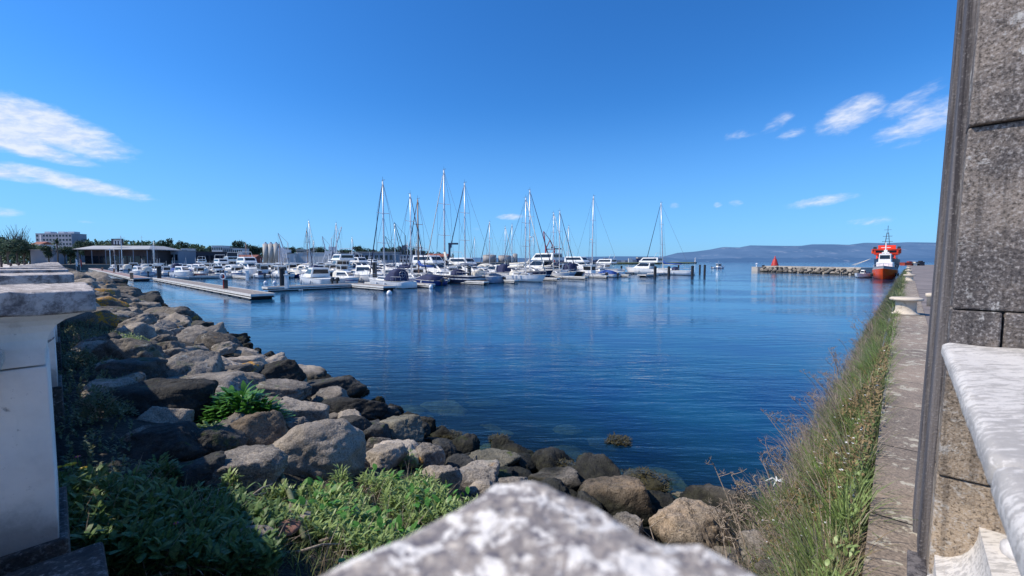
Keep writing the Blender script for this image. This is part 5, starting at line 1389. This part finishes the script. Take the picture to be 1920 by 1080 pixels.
for lv in range(3):
    k = 0.0
    while k < Lb:
        s_ = random.uniform(.5, .95); q = A + dd * k + nn * (.3 + (2 - lv) * .75) * 1.0 + Vector((0, 0, .15 + lv * .55)); k += s_ * 2.6
        lab = ['dark tide-line stone of the breakwater', 'pale middle stone of the breakwater', 'pale top stone of the breakwater'][lv]
        mesh_ = random.choice(bw[4:] if lv == 0 else bw[:5])
        put_rock(mesh_, q, (s_, s_ * .8, s_ * .62), (random.uniform(-.4, .4), random.uniform(-.4, .4), random.uniform(0, 6)), lab, 'armour_stone', 'armour stones of the breakwater'); nb += 1
b = MB(); b.box((0, 0, .5), (4, 3.5, 2.0)); b.box((0, 0, -.4), (5.5, 5, .7)); o = b.build('jetty_platform', M['bbeige']); o.location = Bq + dd * 1.5; tag(o, 'square concrete platform at the end of the breakwater', 'platform')
p = atd(1453, Bq.y + 2, 1.8); r = empty('harbour_beacon', p, 0, 'small red tapered beacon tower on the breakwater', 'beacon')
b = MB(); b.lathe([(1.15, 0), (1.1, .2), (.5, 2.2), (.45, 2.3)], 12); b.build('tower', M['red'], r, True)
b = MB(); b.lathe([(.45, 2.3), (.5, 2.35), (.2, 2.4), (.18, 3.0), (.04, 3.3)], 10); b.build('lantern', M['red'], r, True)
p = atd(1419, Bq.y, 1.5); b = MB(); b.box((0, 0, .5), (.25, .25, 1.0)); b.box((0, 0, 1.1), (.5, .5, .4), top=(.4, .4)); o = b.build('marker_light', M['plastic']); o.location = p; tag(o, 'tiny white marker light on the breakwater head', 'marker')
p = at(1431, 508, 0); b = MB(); b.lathe([(.5, -1), (.5, 1.9), (.3, 2.0)], 10); o = b.build('mooring_pile', M['pile']); o.location = p; tag(o, 'black pile in front of the breakwater head', 'pile')
# stacked gear at the end of the quay
for px, w, h, mt, lab in ((1700, 3, 1.0, 'cont_r', 'rusty low crate at the far end of the quay'), (1712, 2.4, .8, 'cream', 'pale stacked crates at the far end of the quay'), (1722, 2.6, 1.2, 'bdark', 'dark skip at the far end of the quay')):
    p = atd(px, 150, 1.8); b = MB(); b.box((0, 0, h / 2), (w, 2, h)); b.box((0, 0, h + .05), (w * 1.05, 2.1, .12)); b.box((w * .3, 0, h + .3), (w * .3, 1, .4)); o = b.build('crate', M[mt]); o.location = p; tag(o, lab, 'crate')
p = W(-.6, 20, 1.8); r = empty('quay_ladder_rail', p, 0, 'small orange-tipped mooring post at the pillar edge', 'post')
b = MB(); b.lathe([(.10, 0), (.10, .3), (.14, .32), (.14, .42), (.05, .44)], 12); b.build('post', M['bollard'], r, True)
# ------------------------------------------------------------ far land
def block(name, px0, px1, ytop, depth, label, mat='bwhite', roof=None, win=None, dep=10, cat='building', z0=1.9, roofm='roofg', over=.4):
    a = atd(px0, depth); c = atd(px1, depth); w = (c - a).length; h = hz(ytop, depth) - z0
    r = empty(name, (a + c) / 2 + Vector((0, dep / 2, z0)), 0, label, cat)
    b = MB(); b.box((0, 0, h / 2), (w, dep, h)); b.build('wall', M[mat], r)
    b = MB()
    if roof == 'gable': b.loft([[(-w / 2 - over, -dep / 2 - over, h), (-w / 2 - over, dep / 2 + over, h), (-w / 2 - over, 0, h + dep * .22)], [(w / 2 + over, -dep / 2 - over, h), (w / 2 + over, dep / 2 + over, h), (w / 2 + over, 0, h + dep * .22)]])
    else: b.box((0, 0, h + .15), (w + over * 2, dep + over * 2, .3))
    b.build('roof', M[roofm], r)
    if win:
        rows, cols = win; ww = w / cols
        for i in range(rows):
            for j in range(cols):
                b = MB(); z = h * (i + .5) / rows; x = -w / 2 + ww * (j + .5); b.box((x, -dep / 2 - .02, z), (ww * .6, .08, h / rows * .45)); b.build('window', M['glassd'], r)
    return r
r = block('apartment_block', 70, 137, 438, 420, 'grey multi-storey apartment block on the left skyline', 'bgrey', win=(7, 11), dep=15, over=.1, roofm='bgrey')
b = MB(); w_ = 67 / F * 420
for x in (-w_ * .30, w_ * .08, w_ * .36): b.box((x, 0, hz(438, 420) - 1.9 + 1.2), (6, 6, 2.2))
b.box((-w_ * .36, -7.6, 14), (1.5, .3, 27)); b.build('stair_tower', M['bwhite'], r)
def pavilion():
    d = 200; a = atd(140, d); c = atd(284, d); w = (c - a).length; top = hz(460, d) - 1.9
    r = empty('restaurant_pavilion', (a + c) / 2 + Vector((0, 9, 1.9)), 0, 'dark waterside pavilion with a wide shallow hipped roof', 'building')
    b = MB(); b.box((0, 0, top * .42), (w * .84, 14, top * .84)); b.build('wall', M['bwood'], r)
    b = MB(); b.loft([[(-w / 2, -10, top * .80), (w / 2, -10, top * .80), (w / 2, 10, top * .80), (-w / 2, 10, top * .80)], [(-w * .38, -4, top), (w * .38, -4, top), (w * .38, 4, top), (-w * .38, 4, top)]]); b.box((0, 0, top * .78), (w, 20, .25)); b.build('roof', M['roofg'], r)
    for i in range(9):
        b = MB(); b.box((-w * .42 + w * .84 / 9 * (i + .5), -7.05, top * .24), (w * .075, .12, top * .40)); b.build('window', M['glassd'], r)
    for i in range(6): b = MB(); b.box((-w * .45 + w * .18 * i, -9, top * .39), (.25, .25, top * .78)); b.build('column', M['bgrey'], r)
    b = MB(); b.box((w * .02, -7, top + 1.6), (5.5, .4, 3.2)); s_ = b.build('roof_sign', M['bdark'], r)
    b = MB()
    for k in (-1.3, 0, 1.3): b.box((w * .02 + k, -7.25, top + 1.5), (.55, .08, 1.9))
    b.box((w * .02, -7.25, top + 2.5), (3.2, .08, .45)); b.build('sign_lettering', M['bwhite'], s_)
pavilion()
block('waterside_shed', 272, 335, 470, 215, 'long low grey shed right of the pavilion', 'bgrey', dep=12, roofm='roofg', win=(1, 8))
block('waterside_shed', 336, 422, 473, 235, 'long dark blue shed along the far quay', 'bdark', dep=12, roofm='bdark', win=(1, 9))
block('kiosk', 58, 100, 469, 190, 'low kiosk with flat roof behind the promenade', 'bgrey', dep=6)
block('terraced_house', 60, 78, 458, 330, 'small pale houses below the apartment block', 'bwhite', 'gable', roofm='roofr', win=(2, 3))
for i, (a_, b_, y_, m_) in enumerate(((398, 418, 461, 'bwhite'), (419, 436, 465, 'bgrey'), (437, 455, 466, 'bwhite'), (340, 352, 466, 'bwhite'), (556, 570, 468, 'bbeige'))):
    block('apartment_building', a_, b_, y_, 380, ['white stepped apartment building left of the grain silos', 'grey apartment building in the left town', 'white arcaded building beside the grey one', 'small white house behind the dark shed', 'beige building behind the white warehouse'][i], m_, win=(3, 5), over=.2)
block('red_roofed_building', 430, 478, 483, 300, 'low red-roofed port building below the silos', 'cont_r', 'gable', roofm='roofr', win=(1, 6), dep=9)
block('warehouse', 536, 552, 476, 330, 'small white warehouse left of the long one', 'bwhite', dep=12, over=.2, roofm='bwhite')
block('warehouse', 556, 622, 474, 335, 'long white panelled warehouse on the port quay', 'bwhite', dep=20, over=.3, roofm='bwhite', win=None)
block('warehouse', 623, 664, 475, 345, 'grey warehouse with white doors right of the long white one', 'bgrey', dep=20, win=(1, 4))
block('warehouse', 665, 738, 473, 350, 'long warehouse with white canopy edge behind the yachts', 'bgrey', dep=20, over=1.0, roofm='bwhite', win=(1, 8))
block('red_roofed_building', 800, 838, 481, 380, 'brick-coloured port building behind the tallest mast', 'brick', 'gable', roofm='roofr', win=(2, 7), dep=12)
block('office_building', 750, 798, 478, 380, 'low pale port offices behind the yachts', 'bwhite', win=(2, 8), over=.1)
for i, (px, w, yt) in enumerate(((918, 26, 477), (946, 24, 478), (966, 9, 475), (958, 12, 480))):
    d = 470; p = atd(px, d + 12, 1.9); rr = w / 2 / F * d; h = hz(yt, d) - 1.9
    r = empty('storage_tank', p, 0, ['large round storage tank left in the port', 'second round storage tank in the port', 'narrow tall tank right of the round ones', 'small tank between the larger ones'][i], 'tank', 'storage tanks in the port')
    b = MB(); b.lathe([(rr, 0), (rr, h * .93)], 20); b.build('shell', M['tank'], r, True); b = MB(); b.lathe([(rr * 1.02, h * .93), (rr * .6, h), (.1, h * 1.03)], 20); b.build('roof', M['roofg'], r)
for i, px in enumerate((499, 509, 519)):
    d = 345; p = atd(px, d, 1.9); h = hz(458, d) - 1.9; r = empty('grain_silo', p, 0, ['left grain silo of the three', 'middle grain silo of the three', 'right grain silo of the three'][i], 'silo', 'concrete grain silos')
    b = MB(); b.lathe([(2.1, 0), (2.1, h)], 16); b.build('cylinder', M['silo'], r, True); b = MB(); b.lathe([(2.15, h), (.8, h + 1.0), (.5, h + 1.8)], 12); b.build('top_cone', M['bgrey'], r)
p = atd(530, 345, 1.9); b = MB(); b.box((0, 0, 6), (5, 4, 12)); b.box((-4, 0, 12), (10, 2, 1)); b.tube([(3, 0, 0), (-2, 0, 14)], .5, 5); o = b.build('conveyor_tower', M['crane_w']); o.location = p; tag(o, 'white conveyor tower right of the silos', 'tower')
def jib_crane(px, ytop, depth, label, mat, jib=14, side=1, up=.75, base=3.0):
    p = atd(px, depth, 1.9); H = hz(ytop, depth) - 1.9; r = empty('harbour_crane', p, 0, label, 'crane', 'harbour cranes')
    b = MB()
    for a in (-1, 1):
        for c in (-1, 1): b.tube([(a * base, c * base, 0), (a * 1.0, c * 1.0, H * .35)], .35, 4)
    b.box((0, 0, H * .18), (base * 1.4, base * 1.4, .5)); b.build('portal', M[mat], r)
    b = MB(); b.box((0, 0, H * .38), (3, 2.4, min(4, H * .14))); b.box((-side * 2.5, 0, H * .40), (2.5, 2.6, H * .1)); b.build('cab', M[mat], r)
    b = MB(); tip = Vector((side * jib * .45, 0, H)); 
    for o_ in (-.5, .5): b.tube([(side * 1, o_, H * .42), tip], .25, 4)
    for k in range(6): f = k / 6; q = Vector((side, 0, H * .42)).lerp(tip, f); b.box(q, (.9, 1.2, .15))
    b.tube([(-side * 2, 0, H * .68), tip], .12, 4); b.tube([(-side * 2, 0, H * .45), (-side * 2, 0, H * .68)], .3, 4); b.build('jib', M[mat], r)
    b = MB(); b.tube([tip, tip + Vector((0, 0, -H * .35))], .06, 4); b.build('hoist_cable', M['wire'], r)
jib_crane(533 + 3, 437, 330, 'pale jib crane beside the grain silos', 'crane_w', 12, -1)
jib_crane(627, 425, 330, 'white jib crane with raised arm over the warehouse', 'crane_w', 14, 1)
jib_crane(614, 443, 330, 'smaller white crane left of the raised-arm one', 'crane_w', 8, -1)
jib_crane(757, 417, 400, 'dark harbour crane left of the tallest mast', 'crane_d', 18, -1)
jib_crane(735, 443, 420, 'smaller dark crane behind the yachts', 'crane_d', 14, -1)
def gantry():
    d = 600; p = atd(1031, d, 1.9); H = hz(452, d) - 1.9; r = empty('container_crane', p, 0, 'tall red container crane with raised boom in the port', 'crane')
    b = MB()
    for x in (-6, 6):
        for y in (-5, 5): b.tube([(x, y, 0), (x, y, H * .62)], .8, 4)
    for z in (H * .25, H * .62): b.box((0, -5, z), (13, 1, 1)); b.box((0, 5, z), (13, 1, 1))
    for z in (H * .0, H * .25): b.tube([(-6, -5, z), (6, -5, z + H * .3)], .35, 4); b.tube([(6, -5, z), (-6, -5, z + H * .3)], .35, 4)
    b.build('portal_frame', M['crane_r'], r)
    b = MB(); top = hz(434, d) - 1.9
    for y in (-2, 2): b.tube([(-6, y, H * .62), (-9, y, top)], .6, 4); b.tube([(6, y, H * .62), (0, y, H * 1.05)], .5, 4); b.tube([(0, y, H * 1.05), (-6, y, H * .62)], .5, 4); b.tube([(-9, y, top), (0, y, H * 1.05)], .2, 4)
    for k in range(8): f = k / 7; b.box(Vector((-6, 0, H * .62)).lerp(Vector((-9, 0, top)), f), (.5, 4, .4))
    b.build('raised_boom', M['crane_r'], r)
    b = MB(); b.box((10, 0, H * .64), (12, 4, 1.4)); b.box((4, 0, H * .72), (5, 4, 3)); b.build('machinery_house', M['crane_d'], r)
gantry()
# davit crane in marina
p = atd(843, 112, 0); H = hz(457, 112); r = empty('boat_hoist', p, 0, 'dark L-shaped boat hoist standing in the marina', 'hoist')
b = MB(); b.box((0, 0, H / 2), (.5, .5, H)); b.build('post', M['crane_d'], r); b = MB(); b.box((1.0, 0, H), (2.6, .4, .45)); b.box((.2, 0, H - .6), (.8, .35, .8)); b.build('arm', M['crane_d'], r)
# containers
random.seed(31)
for i in range(26):
    px = 1045 + i * 7.6; d = 560 + (i % 3) * 14; w = random.uniform(5, 8); h = random.choice((2.6, 2.6, 5.2, 3.4)); mt = random.choice(('cont_r', 'cont_b', 'bwhite', 'bgrey', 'cont_b', 'bbeige'))
    u, v = UV(*atd(px, d).xy)
    p = atd(px, d, 2.0); b = MB(); b.box((0, 0, h / 2), (w, 2.6, h))
    for k in range(5): b.box((-w / 2 + w * (k + .5) / 5, -1.35, h / 2), (.12, .1, h * .94))
    b.box((0, 0, h + .05), (w * 1.01, 2.7, .1))
    o = b.build('container_stack', M[mt]); o.location = p
    nm = {'cont_r': 'rust-red', 'cont_b': 'dark blue', 'bwhite': 'white', 'bgrey': 'grey', 'bbeige': 'beige'}[mt]
    tag(o, nm + ' container stack on the distant port quay', 'container', 'containers and sheds on the distant quay')
block('port_shed', 1092, 1112, 485, 620, 'long white low shed on the distant port quay', 'bwhite', over=.1, roofm='bwhite')
block('port_shed', 1196, 1216, 482.5, 640, 'beige pump house on the distant port quay', 'bbeige', over=.1)
# green verge on the far mole
gv = MB(); gv.add([W(246, 420, 1.0), W(246, 690, 1.0), W(255.5, 690, 2.1), W(255.5, 420, 2.1)], [(0, 1, 2, 3)]); tag(gv.build('verge', plain('mole_grass', (.12, .15, .05), .9, .3, .05)), kind='structure')
p = W(256, 715, 2); b = MB(); b.lathe([(1.0, 0), (.7, 5), (1.1, 5.1), (1.1, 5.6), (.5, 5.8), (.5, 7), (.05, 7.6)], 10); o = b.build('harbour_beacon', M['bwhite']); o.location = p; tag(o, 'white beacon at the end of the port mole', 'beacon')
# ------------------------------------------------------------ trees
def tree_proto(seed, kind='round', mat='tree'):
    random.seed(seed); r = empty('tree', (0, 0, 0)); r['category'] = 'tree'
    H = 10; b = MB(); b.tube([(0, 0, 0), (.1, .1, H * .3), (.2, 0, H * .6)], .35, 7, .15)
    lobes = []
    if kind == 'palm':
        r.name = 'palm_tree'; b = MB(); b.tube([(0, 0, 0), (.2, 0, 4), (.1, 0, 8)], .28, 7, .2); b.build('trunk', M['trunk'], r)
        B = np.tile(np.array([[.1, 0, 8.0]]), (46, 1)); n = 46
        blades('crown', B, rng.uniform(2, 3, n), .5, rng.uniform(.2, 1.6, n), M[mat], 4, parent=r, droop=1.3, shape='leaf'); return r
    for i in range(9):
        a = random.uniform(0, 6.28); rr = random.uniform(0, 2.6); z = random.uniform(4.2, 8.5); 
        if kind == 'pine': rr *= .7; z = 3 + i * .75
        lobes.append((math.cos(a) * rr, math.sin(a) * rr, z, random.uniform(1.3, 2.1) * (1 if kind != 'pine' else (1.25 - i * .09))))
        b.tube([(.1, .05, H * .3), (math.cos(a) * rr * .6, math.sin(a) * rr * .6, z - .3)], .14, 5, .05)
    b.build('trunk', M['trunk'], r)
    if kind == 'bare':
        b2 = MB()
        for i in range(60):
            a = random.uniform(0, 6.28); z = random.uniform(3, 7); L = random.uniform(1.5, 4); b2.tube([(0, 0, z * .7), (math.cos(a) * L * .3, math.sin(a) * L * .3, z + L * .5), (math.cos(a) * L * .5, math.sin(a) * L * .5, z + L)], .06, 3, .02)
        b2.build('branches', M['trunk'], r); return r
    B = []
    for (x, y, z, q) in lobes:
        for k in range(170):
            d = Vector((random.gauss(0, 1), random.gauss(0, 1), random.gauss(0, 1))).normalized() * q * random.uniform(.55, 1.08)
            B.append((x + d.x, y + d.y, z + d.z * .75))
    n = len(B); blades('crown', np.array(B), rng.uniform(.35, .7, n), rng.uniform(.3, .55, n), rng.uniform(0, 3, n), M[mat], 2, parent=r, shape='round'); return r
TR = [tree_proto(1), tree_proto(2), tree_proto(3, 'pine'), tree_proto(4, 'round', 'tree2'), tree_proto(5, 'palm'), tree_proto(6, 'bare')]
TRn = ['dense dark evergreen tree', 'rounded dark tree', 'tall dark conifer', 'pale green tree', 'palm tree', 'leafless tree']
tused = set()
def plant(k, px, ytop, depth, where):
    H = hz(ytop, depth) - 1.9; o = TR[k]; s_ = H / (10 if k != 4 else 9); p = atd(px, depth, 1.9); lab = TRn[k] + ' ' + where; g = 'trees along the far shore'
    if k not in tused: tused.add(k); o.location = p; o.scale = (s_,) * 3; o.rotation_euler = (0, 0, px); tag(o, lab, 'tree', g)
    else: copy_tree(o, p, px, s_, lab, g)
random.seed(9)
for (k, px, yt, d, w) in [(5, 36, 425, 240, 'above the left promenade'), (5, 24, 432, 250, 'at the far left'), (5, 44, 430, 240, 'left of the apartment block'), (5, 12, 436, 250, 'at the far left'),
    (0, 2, 440, 180, 'on the left promenade'), (1, 16, 445, 170, 'on the left promenade'), (0, 32, 446, 185, 'on the left promenade'), (1, 46, 452, 190, 'on the left promenade'), (3, 56, 452, 230, 'beside the kiosk'), (3, -14, 440, 160, 'on the left promenade'),
    (4, 108, 451, 170, 'before the apartment block'), (0, 92, 458, 190, 'before the apartment block'), (1, 122, 456, 195, 'before the apartment block'), (0, 132, 460, 200, 'left of the pavilion'), (3, 80, 460, 210, 'below the apartment block'),
    (0, 150, 449, 330, 'behind the pavilion roof'), (0, 165, 450, 330, 'behind the pavilion roof'), (2, 313, 447, 400, 'on the wooded ridge'), (2, 347, 452, 420, 'on the wooded ridge'), (1, 378, 461, 400, 'on the wooded ridge'),
    (0, 455, 449, 420, 'left of the silos'), (1, 468, 454, 430, 'left of the silos'), (0, 433, 459, 420, 'left of the silos'), (1, 482, 457, 430, 'left of the silos'), (0, 445, 460, 420, 'left of the silos'), (1, 425, 461, 420, 'left of the silos'), (0, 405, 462, 420, 'left of the silos'),
    (0, 548, 461, 430, 'behind the long white warehouse'), (1, 565, 460, 430, 'behind the long white warehouse'), (0, 585, 462, 430, 'behind the long white warehouse'), (1, 602, 458, 430, 'behind the long white warehouse'), (0, 538, 462, 430, 'behind the long white warehouse'), (1, 618, 466, 430, 'behind the long white warehouse'),
    (0, 640, 466, 430, 'left of the navy-hooded yacht'), (1, 650, 464, 430, 'left of the navy-hooded yacht'), (0, 674, 459, 420, 'in the clump left of the nearest mast'), (1, 686, 461, 420, 'in the clump left of the nearest mast'), (0, 697, 467, 430, 'in the clump left of the nearest mast'),
    (0, 725, 462, 420, 'right of the nearest mast'), (1, 737, 459, 420, 'right of the nearest mast'), (2, 750, 461, 420, 'right of the nearest mast'), (0, 762, 464, 430, 'right of the nearest mast'), (1, 775, 461, 430, 'right of the nearest mast'), (0, 790, 468, 440, 'right of the nearest mast'), (1, 805, 471, 440, 'right of the nearest mast'),
    (1, 712, 468, 430, 'right of the nearest mast')]:
    plant(k, px, yt, d, w)
# wooded ridge: uncountable
def ridge(name, pts, depth, mat, n, lh=2.5, base=1.5):
    B = []; 
    for _ in range(n):
        i = random.randrange(len(pts) - 1); f = random.random(); px = pts[i][0] + (pts[i + 1][0] - pts[i][0]) * f; yt = pts[i][1] + (pts[i + 1][1] - pts[i][1]) * f
        d = depth + random.uniform(0, 40); top = hz(yt, depth) + 4 * noise.noise(Vector((px * .12, d * .05, 2))); z = base + (top - base) * random.random() ** .5
        p = atd(px, d); B.append((p.x, p.y, z))
    B = np.array(B); n = len(B); o = blades(name, B, rng.uniform(.6, 1.2, n) * lh, rng.uniform(.6, 1.1, n) * lh * .8, rng.uniform(0, 3, n), mat, 2, shape='round'); tag(o, kind='stuff'); return o
ridge('distant_wood', [(138, 456), (170, 452), (230, 452), (300, 455), (350, 459), (390, 464), (430, 470)], 430, M['tree2'], 9000)
ridge('distant_wood', [(430, 470), (520, 469), (640, 470), (760, 471), (850, 479)], 520, M['tree'], 7000)
ridge('distant_wood', [(-60, 452), (0, 450), (60, 458), (70, 466), (140, 470)], 230, M['tree2'], 3000, 1.6)
ridge('distant_wood', [(-80, 468), (60, 470), (140, 476)], 224, M['tree'], 2600, 1.8, .5)
# promenade details at left
for i, px in enumerate((2, 20, 35, 46)):
    p = atd(px, 95, 1.8); b = MB(); b.lathe([(.22, 0), (.2, .9), (.26, .95), (.2, 1.15), (.03, 1.2)], 10); o = b.build('promenade_bollard', M['bwood']); o.location = p; tag(o, 'dark bollard post on the left promenade', 'bollard', 'dark posts on the left promenade')
for i, (px, mt) in enumerate(((142, 'plastic'), (150, 'red'))):
    p = atd(px, 128, .5); r = empty('flag', p, 0, ['white flag on a short pole by the pavilion', 'reddish flag on a short pole by the pavilion'][i], 'flag'); b = MB(); b.tube([(0, 0, 0), (0, 0, 3.6)], .05, 5); b.build('pole', M['alu'], r)
    b = MB(); b.add([(0, 0, 3.5), (.35, .1, 3.2), (.55, 0, 2.2), (.45, .1, 1.2), (.05, 0, 1.4)], [(0, 1, 2, 3, 4)]); b.build('cloth', M[mt], r)
for i, (px, top, d) in enumerate(((207, 466, 165), (229, 442, 165), (288, 458, 165), (268, 442, 420))):
    p = atd(px, d, 1); H = hz(top, d) - 1; r = empty('lamp_mast', p, 0, ['lamp mast in front of the pavilion, left', 'tall thin mast with crosspiece before the pavilion', 'lamp mast right of the pavilion', 'antenna mast on the wooded ridge'][i], 'mast')
    b = MB(); b.tube([(0, 0, 0), (0, 0, H)], .12, 6); b.build('pole', M['alu'], r); b = MB(); b.box((0, 0, H * .93), (3.2 if i != 2 else 1.2, .15, .12)); b.build('crossarm', M['alu'], r)
# ------------------------------------------------------------ hills
def hills(name, prof, dist, col, base=-10, thick=2500, seed=0):
    xs = np.linspace(prof[0][0], prof[-1][0], 160); V = []; n = 14
    for x in xs:
        yt = np.interp(x, [p[0] for p in prof], [p[1] for p in prof]); top = hz(yt, dist)
        for k in range(n):
            f = k / (n - 1); d = dist - thick * (1 - f); p = atd(x, d); w = math.sin(f * math.pi / 2)
            z = base + (top - base) * w ** 1.1 * (1 + .0 * f) + noise.fractal(Vector((x * .02, f * 2.5, seed)), .8, 2, 4) * (top * .16) * (1 - f * .85) * f
            V.append((p.x, p.y, min(z, CAMZ + (top - CAMZ) * d / dist) if f < 1 else top))
    Fs = [(i * n + j, (i + 1) * n + j, (i + 1) * n + j + 1, i * n + j + 1) for i in range(len(xs) - 1) for j in range(n - 1)]
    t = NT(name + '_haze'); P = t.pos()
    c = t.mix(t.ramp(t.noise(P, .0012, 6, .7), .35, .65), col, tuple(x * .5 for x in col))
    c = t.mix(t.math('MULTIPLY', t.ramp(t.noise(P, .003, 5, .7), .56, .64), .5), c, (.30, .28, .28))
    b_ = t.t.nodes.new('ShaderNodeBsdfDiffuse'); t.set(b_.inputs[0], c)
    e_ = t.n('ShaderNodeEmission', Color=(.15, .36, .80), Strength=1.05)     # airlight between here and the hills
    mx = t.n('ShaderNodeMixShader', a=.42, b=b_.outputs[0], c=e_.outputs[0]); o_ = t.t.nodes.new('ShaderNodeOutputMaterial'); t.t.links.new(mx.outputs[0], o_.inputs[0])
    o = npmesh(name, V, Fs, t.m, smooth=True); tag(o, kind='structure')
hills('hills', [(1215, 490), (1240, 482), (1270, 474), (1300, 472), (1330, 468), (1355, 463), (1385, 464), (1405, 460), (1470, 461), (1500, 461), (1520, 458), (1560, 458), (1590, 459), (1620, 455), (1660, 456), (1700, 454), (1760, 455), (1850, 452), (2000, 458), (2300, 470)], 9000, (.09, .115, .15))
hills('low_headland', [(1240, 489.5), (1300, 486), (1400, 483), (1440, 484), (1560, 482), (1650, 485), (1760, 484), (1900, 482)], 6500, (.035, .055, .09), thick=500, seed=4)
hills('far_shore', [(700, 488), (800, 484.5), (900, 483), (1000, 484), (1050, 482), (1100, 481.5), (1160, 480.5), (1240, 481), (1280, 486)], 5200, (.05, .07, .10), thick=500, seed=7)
# ------------------------------------------------------------ repeated labels get an ordinal
bpy.context.view_layer.update()
from collections import defaultdict
G = defaultdict(list)
for o in ALL: G[o['label']].append(o)
ORD = ['leftmost', 'second from left', 'third from left', 'fourth from left', 'fifth from left', 'sixth from left', 'seventh from left', 'eighth from left', 'ninth from left', 'tenth from left', 'eleventh from left', 'twelfth from left', 'thirteenth from left', 'fourteenth from left']
for lab, L_ in G.items():
    if 1 < len(L_) <= 14:
        L_.sort(key=lambda o: (proj(o.matrix_world.translation) or (9999, 0))[0])
        for i, o in enumerate(L_): o['label'] = lab + ', ' + (ORD[i] if not (i == len(L_) - 1 and len(L_) > 2) else 'rightmost')
# drop prototypes never placed
for o in [q for q in bpy.data.objects if q.parent is None and q.type == 'EMPTY' and 'label' not in q]:
    if True:
        for c in list(o.children_recursive): bpy.data.objects.remove(c)
        bpy.data.objects.remove(o)
